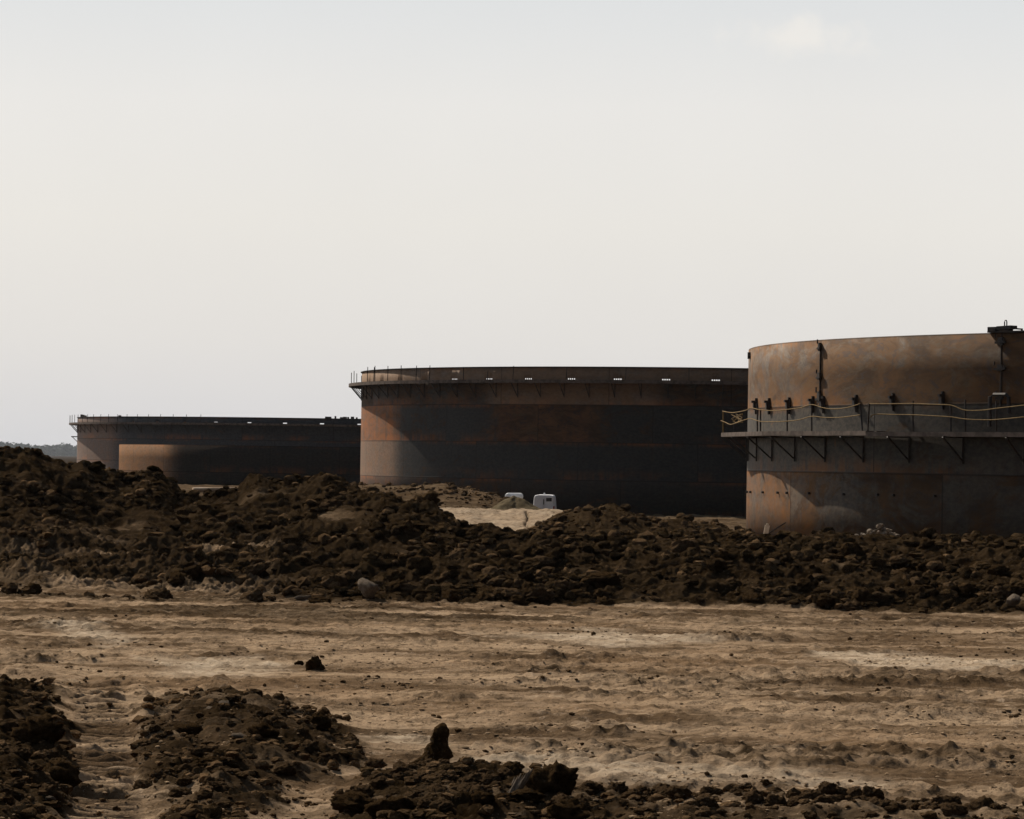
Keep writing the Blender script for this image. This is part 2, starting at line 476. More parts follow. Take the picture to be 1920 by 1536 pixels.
def height(X, Y, detail=True):
    """returns height and dampness (0 dry trampled clay .. 1 dark turned soil), paleness"""
    X = np.asarray(X, dtype=np.float64); Y = np.asarray(Y, dtype=np.float64)
    Yc = np.maximum(Y, 5.0)
    t = X / Yc
    z = base_z(X, Y)
    damp = np.zeros_like(z); pale = np.zeros_like(z)
    bz, inb = bank(t + .0012 * perlin(X / 2.2, Y / 3, 91), Yc + .8 * perlin(X / 3, Y / 3, 90))
    z = np.where(Y < 108, np.maximum(z, bz), z)
    near = 1 - smooth(100, 135, Y)
    lowleft = smooth(0.0, 1.0, ((960 + F_PX * t) - 640) / -140) * smooth(82.5, 79, Yc)     # trodden lower slope at the left
    damp = np.maximum(damp, inb * (1 - .40 * lowleft) * np.clip(.92 + .5 * fbm(X, Y, 2.8, 3, 95), .45, 1))
    mid = ridge(t, Yc, R_MID, 205, 26, 10); brn = ridge(t, Yc, R_BRN, 114, 9, 9)
    z = np.where(Y > 150, np.maximum(z, z + mid), z)
    z = np.where((Y > 100) & (Y < 130), z + brn, z)
    damp = np.maximum(damp, .8 * smooth(.05, .3, brn) * (Y > 100)); damp = np.maximum(damp, .45 * smooth(.05, .4, mid))
    # pale clay cut beyond the bank
    px = 960 + F_PX * t
    cut = smooth(790, 825, px) * (1 - smooth(1052, 1085, px + 10 * perlin(Y / 2, X, 5)))
    ramp = np.interp(Yc, [128, 139, 155.6, 156.2, 158, 170, 180], [0, -.12, .42, .55, .62, .50, -.3])
    inr = cut * smooth(128, 132, Yc) * (1 - smooth(170, 180, Yc))
    z = z + inr * (ramp + .10 * fbm(X, Y * .6, 1.3, 5, 84, gain=.6) - z)
    gl = np.exp(-(((X - (992 - 960) / F_PX * Yc) - .16 * perlin(Y / 3, Y * 0, 3)) / .045) ** 2)
    z = z - inr * gl * .30 * (Yc < 160)
    pale = np.maximum(pale, .55 * inr * (1 - .9 * gl * (Yc < 158)))
    damp = np.maximum(damp, (.5 * smooth(92, 104, Y) + .5 * smooth(450, 800, Y)) * (1 - inr))
    damp = np.maximum(damp, inr * gl * (Yc < 158))  # gully strip set to the darkest soil colour
    damp = np.maximum(damp, .36 * inr)
    # trodden heaps in the foreground
    wob = .28 * fbm(X, Y, 1.3, 4, 21, gain=.6)
    f = 0
    for P, H, w, dk in ((ZONE_L, .27, .9, .88), (ZONE_M, .22, .95, .66), (ZONE_R, .15, .9, .74)):
        sd = poly_sd(X, Y * .30, [(a, b * .30) for a, b in P]) + wob * .8
        m = smooth(-.05, w, sd)
        lump = .75 + .5 * fbm(X, Y, .9, 3, 33)
        z = z + H * m * np.clip(lump, .25, 1.5)
        f = np.maximum(f, dk * smooth(-.22, .20, sd))
    damp = np.maximum(damp, f * np.clip(.80 + .42 * fbm(X / .8, Y / 1.4, 1.0, 3, 31), .3, 1))
    for Pz in PALE_Z:
        sd = poly_sd(X, Y * .22, [(a, b * .22) for a, b in Pz]) + .22 * fbm(X * .6, Y, 1.3, 4, 81)
        pale = np.maximum(pale, .95 * smooth(-.12, .30, sd) * (1 - f))
    damp = np.maximum(damp, .52 * smooth(42, 66, Y) * (1 - smooth(74, 78, Y)) * (.25 + .75 * smooth(-.35, .45, fbm(X * .4, Y, 3, 4, 83, gain=.6))) * (1 - .30 * smooth(-.02, .05, t)))
    damp = damp * (1 - .42 * f * smooth(.012, .05, t))
    # crawler track with cross cleats
    dx, dy = RUT_B[0] - RUT_A[0], RUT_B[1] - RUT_A[1]
    L = math.hypot(dx, dy)
    s = ((X - RUT_A[0]) * dx + (Y - RUT_A[1]) * dy) / L
    q = ((X - RUT_A[0]) * dy - (Y - RUT_A[1]) * dx) / L
    rut = (1 - smooth(.2, .36, np.abs(q + .05 * perlin(s, s * 0, 8)))) * (1 - smooth(L, L + 3, s))
    cle = .050 * np.sin(s * 2 * math.pi / .30 + .6 * perlin(X * 2, Y, 4)) * (1 - smooth(.3, .5, np.abs(q)))
    z = z * (1 - .9 * rut) + rut * (cle * 1.3 - .05) + .07 * np.exp(-((np.abs(q) - .48) / .13) ** 2) * (1 - smooth(L, L + 3, s)) * (.6 + .8 * perlin(s * 1.3, q * 2, 12))
    damp = damp * (1 - .7 * rut)
    # undercut hollows in the bank's face
    for hx, hy, w_, dp in HOLES:
        z = z - dp * np.exp(-((X - hx) / w_) ** 2 - ((Y - hy) / .55) ** 2) * inb
    if detail:
        dm = np.clip(damp, 0, 1)
        flat = near * (1 - dm)
        # smeared, scraped clay of the flat: long low ridges, shallow ruts, crumbs
        rough = .5 + .5 * smooth(-.3, .5, fbm(X, Y, 7.0, 2, 61))
        z = z + flat * rough * (.050 * fbm(X * .75, Y, 2.6, 3, 40) + .030 * fbm(X * .85, Y, .7, 3, 44) + .030 * fbm(X, Y, .40, 2, 48) + .017 * fbm(X, Y, .17, 2, 47))
        churn = smooth(.02, .42, fbm(X * .32, Y, 1.7, 4, 62, gain=.6)) * (.35 + .65 * smooth(-.3, .3, fbm(X, Y, 6, 2, 63)))
        z = z + flat * churn * (.030 * fbm(X, Y, .30, 3, 64, ridged=True) + .012)
        damp = np.maximum(damp, near * churn * (.30 + .30 * fbm(X, Y, .25, 2, 65)))
        # long curving wheel tracks
        for yc, am, kx, ph, sl_ in ((33.5, 1.2, .16, .4, .10), (36.5, 1.6, .13, 1.7, -.06), (41, 2.2, .11, 2.6, .12), (47, 2.5, .10, .2, -.10), (52, 3.0, .08, 3.3, .05), (59, 2.5, .07, 1.1, -.04)):
            for off in (0, 1.9):
                q_ = Y - (yc + off + am * np.sin(X * kx + ph) + sl_ * X + .12 * perlin(X / 1.5, X * 0 + yc, 66))
                tr = np.exp(-(q_ / .22) ** 2)
                lip = np.exp(-((np.abs(q_) - .42) / .16) ** 2)
                br = smooth(-.35, .15, perlin(X / 2.6 + yc, X * 0 + off, 67))
                z = z + flat * br * (-.040 * tr + .022 * lip + .010 * tr * np.sin(X * 2 * math.pi / .23))
                damp = np.maximum(damp, near * .32 * br * tr * (flat > .3))
        crumbs = smooth(.05, .55, fbm(X * .7, Y, 2.1, 3, 71)) + smooth(.15, .6, fbm(X * .35, Y, 3.6, 3, 76))
        cl = smooth(.0, .7, fbm(X * .7, Y, .30, 2, 79))
        z = z + flat * np.clip(crumbs, 0, 1) * cl * .022
        damp = np.maximum(damp, near * np.clip(crumbs, 0, 1) * (.15 + .6 * cl) * .45)
        bk = near * np.clip(damp, 0, 1)
        crest = .45 + .55 * smooth(200, -100, px - 700)
        z = z - inb * .10
        z = z + bk * inb * (.26 * crest * fbm(X, Y, 2.4, 3, 10) + .13 * fbm(X, Y, .8, 3, 14))
        z = z + bk * (.095 * fbm(X, Y, .50, 4, 18, ridged=True) + .05 * fbm(X, Y, .30, 3, 23))
        z = z + inb * lowleft * near * (.18 * fbm(X * .7, Y, 1.7, 4, 26, gain=.6) + .12 * fbm(X, Y, .40, 3, 29, ridged=True))
        damp = np.maximum(damp, inb * lowleft * smooth(-.15, .35, fbm(X * .35, Y, 2.2, 3, 27)) * .66)
        fr = smooth(100, 125, Y) * (1 - smooth(260, 420, Y))
        z = z + fr * ((.10 + .2 * dm) * fbm(X, Y, 2.4, 3, 50) * (1 - .75 * inr) + .09 * fbm(X, Y, .5, 3, 54) * (1 - .6 * inr)) * (.35 + .65 * np.clip(dm + .1, 0, 1))
    return z, np.clip(damp, 0, 1), pale


tcols = np.concatenate([[-8, -4, -2, -1.2, -.8, -.55, -.4, -.32, -.27, -.24], np.linspace(-.215, .215, 1150), [.24, .27, .32, .4, .55, .8, 1.2, 2, 4, 8]])
rows = [-400, -200, -90, -40, -10, 5, 14, 20]
y = 23.0
while y < 94: rows.append(y); y *= 1.0013 if y < 66 else 1.0008
while y < 190: rows.append(y); y *= 1.006
while y < 420: rows.append(y); y *= 1.012
while y < 9000: rows.append(y); y *= 1.12
rows = np.array(rows)
TT, YY = np.meshgrid(tcols, rows)
XX = TT * np.maximum(YY, 20.0)
ZZ, DD, PP = height(XX, YY)
nr, nc = XX.shape
idx = np.arange(nr * nc).reshape(nr, nc)
quads = np.stack([idx[:-1, :-1], idx[:-1, 1:], idx[1:, 1:], idx[1:, :-1]], -1).reshape(-1, 4)


def ground_mat():
    t = NT('churned_clay_ground')
    v = t.vec('Object')
    damp = t.attr('damp').outputs['Fac']; pale = t.attr('pale').outputs['Fac']
    n1 = t.noise(t.vec('Object', (.35, 1, 1)), .55, 6, .62, .4)      # long smears
    n2 = t.noise(t.vec('Object', (.6, 1, 1)), 2.6, 5, .65)
    n3 = t.noise(v, 11, 4, .65)
    n4 = t.noise(v, .16, 3, .5)
    nF = t.noise(t.vec('Object', (1, .42, 1)), 4.0, 10, .80)
    nG = t.noise(t.vec('Object', (1, .35, 1)), 22, 5, .75)
    n5 = t.noise(t.vec('Object', (.22, 1, 1)), 3.4, 6, .72, .5)
    dry = t.mix(t.ramp(n1, .40, .60), (.130, .085, .050), (.435, .310, .200))
    dry = t.mix(t.math('MULTIPLY', t.ramp(n5, .50, .38), .55), dry, (.115, .074, .040))
    dry = t.mix(t.math('MULTIPLY', t.ramp(n5, .54, .70), .55), dry, (.56, .42, .29))
    dry = t.mix(t.math('MULTIPLY', t.ramp(n4, .5, .66), .4), dry, (.31, .20, .115))
    dry = t.mix(t.math('MULTIPLY', t.ramp(nF, .48, .36), .8), dry, (.045, .030, .018))
    dry = t.mix(t.math('MULTIPLY', t.ramp(nF, .55, .68), .55), dry, (.58, .445, .32))
    dry = t.mix(t.math('MULTIPLY', t.ramp(nG, .46, .32), .6), dry, (.05, .034, .021))
    wet = t.mix(t.ramp(n2, .35, .65), (.016, .0098, .0045), (.046, .030, .016))
    wet = t.mix(t.math('MULTIPLY', t.ramp(n3, .56, .74), .55), wet, (.125, .088, .054))
    k = t.math('ADD', damp, t.math('MULTIPLY', t.math('SUBTRACT', n2, .5), .55))
    c = t.mix(t.ramp(k, .12, .68), dry, wet)
    k2 = t.math('MULTIPLY', pale, t.ramp(nF, .36, .56, .35, 1.0))
    c = t.mix(t.math('MULTIPLY', k2, .9), c, t.mix(t.ramp(n2, .35, .65), (.38, .29, .20), (.66, .53, .39)))
    t.bump(t.math('ADD', t.math('ADD', n2, t.math('MULTIPLY', n3, .4)), t.math('MULTIPLY', nF, 1.1)), .075, 1.0)
    return t.out(c, 1.0, 0.0)


ground = mesh_np('ground', np.stack([XX.ravel(), YY.ravel(), ZZ.ravel()], -1), quads, ground_mat())
tag(ground, kind='structure')
for nm, arr in (('damp', DD), ('pale', PP)):
    at_ = ground.data.attributes.new(nm, 'FLOAT', 'POINT')
    at_.data.foreach_set('value', arr.ravel().astype(np.float32))


def gz(x, y):
    return float(height(np.array([x]), np.array([y]))[0][0])


# ------------------------------------------------------------------ tanks
def nrm(a):
    """outward direction at angle a, measured from -Y towards -X"""
    return Vector((-math.sin(a), -math.cos(a), 0))


class Tank:
    def __init__(s, bearing, D, R, zb, zt):
        s.c = Vector((math.sin(bearing) * D, math.cos(bearing) * D, 0)); s.R, s.zb, s.zt = R, zb, zt

    def hit(s, px, r=None, py=840.0):
        """angle of the near point seen in photo column px on a circle of radius r"""
        r = r or s.R
        d = ray(px, py); d = Vector((d[0], d[1], 0)).normalized()
        b = d.dot(s.c); h = b * b - (s.c.length_squared - r * r)
        t = b - math.sqrt(max(h, 0.0))
        p = d * t - s.c
        return math.atan2(-p.x, -p.y)

    def P(s, a, r, z):
        q = s.c + nrm(a) * r
        return Vector((q.x, q.y, z))

    def z_at(s, px, py, r=None):
        r = r or s.R
        a = s.hit(px, r, py); p = s.P(a, r, 0)
        rr = ray(px, py)
        return EYE + rr[2] * p.y


def shell_mat(name, zb, course, R, a0, plate, k):
    """weathered plate steel. k: dict of colours"""
    t = NT(name)
    uv = t.n.new('ShaderNodeUVMap'); uv.uv_map = 'UVMap'
    V = uv.outputs['UV']
    sep = t.n.new('ShaderNodeSeparateXYZ'); t.l.new(V, sep.inputs[0])
    u, v = sep.outputs['X'], sep.outputs['Y']
    cv = t.math('DIVIDE', t.math('SUBTRACT', v, zb), course)
    row = t.math('FLOOR', cv)
    fv = t.math('FRACT', cv)
    cu = t.math('ADD', t.math('DIVIDE', u, plate), t.math('MULTIPLY', row, .37))
    cell = t.math('FLOOR', cu); fu = t.math('FRACT', cu)
    cmb = t.n.new('ShaderNodeCombineXYZ'); t.l.new(cell, cmb.inputs[0]); t.l.new(row, cmb.inputs[1])
    wn_ = t.n.new('ShaderNodeTexWhiteNoise'); wn_.noise_dimensions = '2D'; t.l.new(cmb.outputs[0], wn_.inputs['Vector'])
    wn1 = wn_.outputs['Value']
    at_ = t.attr('rust_and_light'); rust_and_light, tone = t.n.new('ShaderNodeSeparateColor'), None
    t.l.new(at_.outputs['Color'], rust_and_light.inputs[0])
    ru, to, du = rust_and_light.outputs[0], rust_and_light.outputs[1], rust_and_light.outputs[2]  # rust, tone with painted light and shade, dust partly for lit sides
    uo = t.math('ADD', u, t.math('MULTIPLY', wn1, 40.0))
    cb = t.n.new('ShaderNodeCombineXYZ'); t.l.new(uo, cb.inputs[0]); t.l.new(v, cb.inputs[1]); t.l.new(wn1, cb.inputs[2])
    nb = t.noise(t.vec(cb.outputs[0], (.45, .85, 1)), 1.0, 8, .70, 1.2)      # big blotches, wider than tall
    ns = t.noise(t.vec(cb.outputs[0], (.45, 1.15, 1)), 1.0, 7, .68, .8)      # horizontal smears
    nd = t.noise(t.vec(cb.outputs[0], (2.4, .25, 1)), 1.0, 4, .6, .3)      # drips
    nf = t.noise(t.vec(cb.outputs[0], (4, 6, 1)), 1.0, 5, .7)
    grey = t.mix(t.ramp(nf, .3, .7), k['g1'], k['g2'])
    brown = t.mix(t.ramp(ns, .35, .65), k['b1'], k['b2'])
    # share of brown over grey
    f = t.math('ADD', ru, t.math('MULTIPLY', t.math('SUBTRACT', nb, .5), 1.7))
    f = t.math('ADD', f, t.math('MULTIPLY', t.math('SUBTRACT', wn1, .5), .35))
    f = t.math('ADD', f, t.math('MULTIPLY', t.math('SUBTRACT', nd, .5), .35))
    c = t.mix(t.ramp(f, .38, .68), grey, brown)
    nm = t.noise(t.vec(cb.outputs[0], (.85, 2.0, 1)), 1.0, 8, .72, 1.6)
    c = t.mix(t.math('MULTIPLY', t.ramp(nm, .53, .585), t.math('MULTIPLY', ru, .85), True), c, k['s'])
    c = t.mix(t.math('MULTIPLY', t.ramp(nm, .46, .39), t.math('MULTIPLY', ru, .7), True), c, k['t'])
    # orange bands bleeding from the horizontal welds
    band = t.math('ADD', t.ramp(fv, .34, .0), t.ramp(fv, .86, 1.0))
    nl = t.noise(t.vec(cb.outputs[0], (.10, .25, 1)), 1.0, 3, .6)
    band = t.math('MULTIPLY', band, t.ramp(nl, .46, .62))
    band = t.math('MULTIPLY', band, t.ramp(t.math('ADD', nd, t.math('MULTIPLY', ns, .7)), .62, 1.0))
    c = t.mix(t.math('MULTIPLY', band, k.get('band', .8), True), c, k['o'])
    spot = t.math('MULTIPLY', t.ramp(ns, .60, .72), t.ramp(nb, .42, .58))
    c = t.mix(t.math('MULTIPLY', spot, k.get('spot', .5)), c, k['o'])
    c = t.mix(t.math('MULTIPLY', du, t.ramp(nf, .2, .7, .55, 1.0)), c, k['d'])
    al = at_.outputs['Alpha']
    c = t.mix(t.math('MULTIPLY', al, t.ramp(t.math('ADD', ns, t.math('MULTIPLY', nd, .5)), .58, .92, .25, 1.0)), c, k['o'])
    # dark weld lines
    sv = t.math('MINIMUM', fv, t.math('SUBTRACT', 1.0, fv)); su = t.math('MINIMUM', fu, t.math('SUBTRACT', 1.0, fu))
    line = t.math('MAXIMUM', t.ramp(sv, .022, .008), t.ramp(su, .005, .002))
    c = t.mix(t.math('MULTIPLY', line, .6), c, (.025, .016, .012))
    c = t.mix(1.0, c, t.mix(to, (.25, .25, .25), (1.35, 1.35, 1.35)), 'MULTIPLY')  # tone carries the light and shade painted in by the tints
    t.bump(t.math('ADD', t.math('MULTIPLY', nf, .3), line), .012, .6)
    t.out(c, .62, .2, .1)
    rg = t.ramp(f, .2, .8, .62, .85)
    t.l.new(rg, t.b.inputs['Roughness'])
    return t.m


def make_shell(T, name, mat, parent, zrows, tint, slots=None, n=300):
    """slots: (angles, z0, z1, hole offsets [(a0,a1)..] in metres)"""
    ang = list(np.linspace(-math.pi, math.pi, n, endpoint=False))
    holes = []
    if slots:
        for a in slots[0]:
            for u0, u1 in slots[3]:
                h = (a + u0 / T.R, a + u1 / T.R)
                holes.append(h); ang += list(h)
    ang = np.array(sorted(ang))
    keep = [ang[0]]
    for a in ang[1:]:
        if a - keep[-1] > 1e-6: keep.append(a)
    ang = np.array(keep); m = len(ang)
    zs = sorted(set([round(z, 4) for z in zrows] + ([slots[1], slots[2]] if slots else [])))
    V = [T.P(a, T.R, z) for z in zs for a in ang]
    Fc, UV, RU = [], [], []
    for i in range(len(zs) - 1):
        zm = (zs[i] + zs[i + 1]) / 2
        for j in range(m):
            a0, a1 = ang[j], ang[(j + 1) % m]
            if j == m - 1: a1 = ang[0] + 2 * math.pi
            am = (a0 + a1) / 2
            if slots and slots[1] <= zm <= slots[2] and any(h[0] - 1e-7 <= am <= h[1] + 1e-7 for h in holes): continue
            jn = (j + 1) % m
            Fc.append((i * m + jn, i * m + j, (i + 1) * m + j, (i + 1) * m + jn))
            for a, z in ((a1, zs[i]), (a0, zs[i]), (a0, zs[i + 1]), (a1, zs[i + 1])):
                UV.append((-a * T.R, z))
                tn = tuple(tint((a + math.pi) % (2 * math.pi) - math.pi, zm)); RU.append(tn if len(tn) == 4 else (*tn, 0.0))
    o = mesh_np(name, np.array([tuple(p) for p in V]), np.array(Fc), mat, parent)
    o.data.uv_layers.new(name='UVMap').data.foreach_set('uv', np.array(UV, dtype=np.float32).ravel())
    ca = o.data.color_attributes.new('rust_and_light', 'FLOAT_COLOR', 'CORNER')
    ca.data.foreach_set('color', np.array(RU, dtype=np.float32).ravel())
    md = o.modifiers.new('thickness', 'SOLIDIFY'); md.thickness = .03; md.offset = -1
    return o


def ring(mb, T, r0, r1, z0, z1, a0, a1, n):
    """one solid curved board"""
    A = np.linspace(a0, a1, n + 1)
    v = []
    for a in A:
        for r, z in ((r0, z0), (r1, z0), (r1, z1), (r0, z1)): v.append(T.P(a, r, z))
    f = [(i * 4 + k, i * 4 + (k + 1) % 4, i * 4 + 4 + (k + 1) % 4, i * 4 + 4 + k) for i in range(n) for k in range(4)]
    f += [(3, 2, 1, 0), (n * 4, n * 4 + 1, n * 4 + 2, n * 4 + 3)]
    mb.add(v, f)


def bracket(T, a, zd, w, drop, parent, th=.06, mat=None):
    mb = MB()
    mb.bar(T.P(a, T.R + .04, zd), T.P(a, T.R + .04, zd - drop - .12), th)
    mb.bar(T.P(a, T.R + w, zd - .04), T.P(a, T.R + .08, zd - drop), th)
    mb.bar(T.P(a, T.R + .08, zd - .04), T.P(a, T.R + w, zd - .04), th)
    return mb.build('bracket', mat or M_DARKSTEEL, parent)


K1 = dict(g1=(.070, .066, .062), g2=(.18, .154, .120), b1=(.070, .035, .016), b2=(.19, .102, .042), o=(.37, .145, .032), d=(.33, .24, .155), band=.85, spot=.8, s=(.062, .062, .070), t=(.165, .125, .082))
K2 = dict(g1=(.034, .033, .033), g2=(.072, .067, .062), b1=(.06, .031, .016), b2=(.13, .073, .040), o=(.30, .105, .032), d=(.34, .225, .145), band=.8, spot=.3, s=(.030, .030, .033), t=(.10, .068, .042))

# ---- nearest tank: walkway hung half way up, under construction
T1 = Tank(.2821, 137.7, 29.0, EYE - 2.95, EYE + 4.61)
C1 = 2.40
z1b = T1.zt - 3 * C1 - .35
aj = T1.hit(1537); aj2 = T1.hit(1876)
plate1 = (aj - aj2) * T1.R
tank1 = empty('storage_tank', T1.c + Vector((0, 0, T1.zb)))
tag(tank1, 'nearest rusty steel tank with a yellow rope walkway halfway up', 'storage tank', 'open steel storage tanks')


def tint1(a, z):  # tone drops to the right: shade of the far flank painted in
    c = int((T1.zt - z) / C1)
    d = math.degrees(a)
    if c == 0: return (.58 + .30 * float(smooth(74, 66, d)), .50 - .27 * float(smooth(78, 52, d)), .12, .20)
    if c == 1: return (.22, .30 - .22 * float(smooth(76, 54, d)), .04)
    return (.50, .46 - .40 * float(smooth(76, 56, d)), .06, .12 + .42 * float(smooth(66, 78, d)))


mt1 = shell_mat('weathered_plate_near', T1.zt - 6 * C1, C1, T1.R, aj, plate1, K1)


def rel(o, parent):
    """parent without moving"""
    o.parent = parent
    o.matrix_parent_inverse = Matrix.Translation(-parent.location)
    return o


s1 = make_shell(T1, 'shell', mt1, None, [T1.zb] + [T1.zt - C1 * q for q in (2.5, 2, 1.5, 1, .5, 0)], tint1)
# put plate joints where the photo shows them: shift u so that a joint falls at aj on the top course
uvd = s1.data.uv_layers['UVMap'].data
arr = np.zeros(len(uvd) * 2, dtype=np.float32); uvd.foreach_get('uv', arr)
arr[0::2] += aj * T1.R - 5 * .37 * plate1
uvd.foreach_set('uv', arr)
rel(s1, tank1)
zd1 = T1.z_at(1420, 809, T1.R + 1.1)          # deck top
W1 = 1.1
av0, dv = math.radians(75.0), math.radians(15.2)
walk1 = empty('walkway', T1.c + Vector((0, 0, zd1))); rel(walk1, tank1)
rng = random.Random(5)
for kseg in range(-2, 5):
    a_hi, a_lo = av0 - kseg * dv, av0 - (kseg + 1) * dv
    dz = -.03 if kseg >= 1 else 0
    ax, bx = T1.P(a_hi, T1.R + W1, 0), T1.P(a_lo, T1.R + W1, 0)
    ei = (nrm((a_hi + a_lo) / 2) * -1)
    mb = MB()
    L = (bx - ax).length
    sag = T1.R + W1 - (T1.R + W1) * math.cos(dv / 2)

    def strip(w0, w1, s0, s1_, th=.14):
        d = (bx - ax) / L
        q = []
        for zz in (zd1 + dz - th, zd1 + dz):
            for s_, w_ in ((s0, w0), (s1_, w0), (s1_, w1), (s0, w1)):
                p = ax + d * s_ + ei * w_
                q.append(Vector((p.x, p.y, zz)))
        mb.hexa(q)
    wi = W1 - sag - .05
    strip(0, .34, .006, L - .006, .16)
    strip(.43, wi, .012, L - .012, .13)
    s_ = .03                                           # gap boards leave small holes that let sun spots through
    while s_ < L - .3:
        g = rng.uniform(.55, 1.0)
        strip(.345, .425, s_, min(s_ + g, L - .03), .12)
        s_ += g + rng.uniform(.10, .2)
    ring(mb, T1, T1.R + .035, T1.R + .36, zd1 - .15, zd1 - .10, a_lo + .0002, a_hi - .0002, 10)
    o = mb.build('deck_board', M_DECK); rel(o, walk1)


def on_chord(px, py, ins=.06):
    """point on the walkway's outer edge seen at photo px,py"""
    d = ray(px, py)
    best = None
    for kseg in range(-2, 5):
        a = T1.P(av0 - kseg * dv, T1.R + W1 - ins, 0); b = T1.P(av0 - (kseg + 1) * dv, T1.R + W1 - ins, 0)
        # solve ray (X = d0*Y) with segment
        den = (b.x - a.x) - d[0] * (b.y - a.y)
        s_ = (d[0] * a.y - a.x) / den
        if -.02 <= s_ <= 1.02:
            Y = a.y + s_ * (b.y - a.y)
            if best is None or Y < best: best = Y
    if best is None:
        p = T1.P(av0 + dv * .9, T1.R + W1 - ins, 0); best = p.y
    return Vector((d[0] * best, best, EYE + d[2] * best))


for px, py, lean in ((1356, 771, 0), (1376, 774, 0), (1420, 757, 0), (1426, 767, 0), (1476, 761, 0), (1522, 758, 0), (1613, 757, 4), (1630, 756, -3), (1712, 752, 0), (1783, 758, 0), (1810, 750, 0), (1868, 752, 0)):
    top = on_chord(px, py); bot = on_chord(px + lean, 806)
    bot.z = zd1 - .02
    mb = MB(); mb.bar(bot, top, .055 if px != 1376 else .04)
    rel(mb.build('railing_post', M_DARKSTEEL if px > 1360 else M_ROPE), walk1)
ROPES = ([(1355, 771), (1364, 773), (1374, 774), (1388, 772), (1400, 769), (1408, 765), (1422, 768), (1440, 770), (1460, 770), (1476, 768), (1500, 765), (1522, 759), (1540, 764), (1558, 767), (1580, 766), (1598, 762), (1613, 757)],
         [(1352, 789), (1360, 792), (1370, 796), (1384, 792), (1398, 787), (1408, 785), (1424, 790), (1445, 791), (1476, 790), (1500, 787), (1522, 781), (1545, 783), (1575, 783), (1600, 780), (1613, 778)],
         [(1630, 757), (1670, 757.5), (1709, 757), (1745, 758.5), (1783, 760), (1808, 769), (1840, 769.5), (1868, 766), (1920, 760), (1960, 755)],
         [(1632, 783), (1640, 777), (1675, 777.5), (1710, 778), (1750, 780), (1783, 782), (1810, 786), (1850, 787.5), (1880, 786), (1920, 782), (1960, 778)])
for rp in ROPES:
    pts = [on_chord(px, py, .02) for px, py in rp]
    fine = []
    for i in range(len(pts) - 1):
        p0, p1, p2, p3 = pts[max(i - 1, 0)], pts[i], pts[i + 1], pts[min(i + 2, len(pts) - 1)]
        for k in range(5):
            u = k / 5
            fine.append(.5 * (2 * p1 + (p2 - p0) * u + (2 * p0 - 5 * p1 + 4 * p2 - p3) * u * u + (3 * p1 - p0 - 3 * p2 + p3) * u ** 3))
    fine.append(pts[-1])
    mb = MB(); mb.tube(fine, .018, 5)
    rel(mb.build('rope', M_ROPE, smooth=True), walk1)
# a loose knot of rope hanging at the walkway's end
mb = MB()
kn = [on_chord(1378 + 14 * math.sin(i * 1.9) * (1 - i / 26) + i * .6, 785 + 9 * math.cos(i * 1.3), .05) for i in range(20)]
mb.tube(kn, .018, 5); rel(mb.build('rope_tangle', M_ROPE, smooth=True), walk1)
ab0, ab3 = T1.hit(1449), T1.hit(1620)
db = (ab0 - ab3) / 3
for i in range(-4, 10):
    rel(bracket(T1, ab0 - i * db, zd1 - .16, 1.0, .82, None, .055), walk1)
# erection lugs along the first weld, clamps on the vertical joints
for px, py in ((1419, 762), (1443, 762), (1480.6, 761), (1525, 759), (1544.5, 759), (1606, 757), (1675, 754), (1768, 751)):
    a = T1.hit(px); z = T1.z_at(px, py)
    x = nrm(a); tx = Vector((-x.y, x.x, 0)); ax = Matrix((tx, x, Vector((0, 0, 1)))).transposed()
    mb = MB()
    mb.box(T1.P(a, T1.R + .05, z), (.07, .1, .62), ax)
    mb.box(T1.P(a, T1.R + .10, z + .02), (.15, .14, .30), ax)
    mb.box(T1.P(a, T1.R + .14, z + .17), (.10, .2, .09), ax)
    rel(mb.build('plate_lug', M_DARKSTEEL), tank1)
for px, rows_ in ((1537, ((651, .22, .3), (706, .30, .26), (745, .34, .42))), (1876, ((640, .42, .26), (690, .48, .22), (745, .3, .2)))):
    a = T1.hit(px); x = nrm(a); tx = Vector((-x.y, x.x, 0)); ax = Matrix((tx, x, Vector((0, 0, 1)))).transposed()
    mb = MB()
    mb.bar(T1.P(a, T1.R + .03, T1.zt - .25), T1.P(a, T1.R + .03, T1.zt - C1 - .1), .05)
    for py, w, h in rows_:
        z = T1.z_at(px, py)
        mb.box(T1.P(a, T1.R + .06, z), (w * .5, .1, h), ax)
        mb.bar(T1.P(a, T1.R + .1, z + h * .4) - tx * w * .5, T1.P(a, T1.R + .1, z + h * .75) - tx * w * .5 + Vector((0, 0, .05)), .05)
        mb.bar(T1.P(a, T1.R + .1, z - h * .2) - tx * w * .5, T1.P(a, T1.R + .1, z - h * .1) + tx * w * .55, .07)
        mb.bar(T1.P(a, T1.R + .1, z - h * .3) + tx * w * .45, T1.P(a, T1.R + .1, z + h * .35) + tx * w * .45, .06)
    rel(mb.build('joint_clamp', M_DARKSTEEL), tank1)
mb = MB()                                               # dark hoop frame over the walkway at the right
fr = [T1.P(T1.hit(px, T1.R + .25), T1.R + .25, T1.z_at(px, py, T1.R + .25)) for px, py in ((1855, 800), (1855, 744), (1862, 740), (1885, 740), (1890, 745), (1891, 776))]
mb.tube(fr, .07, 6); rel(mb.build('hoop_frame', M_DARKSTEEL), walk1)
for px in (1403.6, 1410, 1433, 1461, 1478, 1520, 1584, 1648, 1678, 1755):
    a = T1.hit(px); z = T1.z_at(px, 922.5 + (px - 1400) * .022)
    mb = MB(); mb.tube([T1.P(a, T1.R - .01, z), T1.P(a, T1.R + .09, z)], .045, 8)
    rel(mb.build('shell_stud', M_DARKSTEEL), tank1)
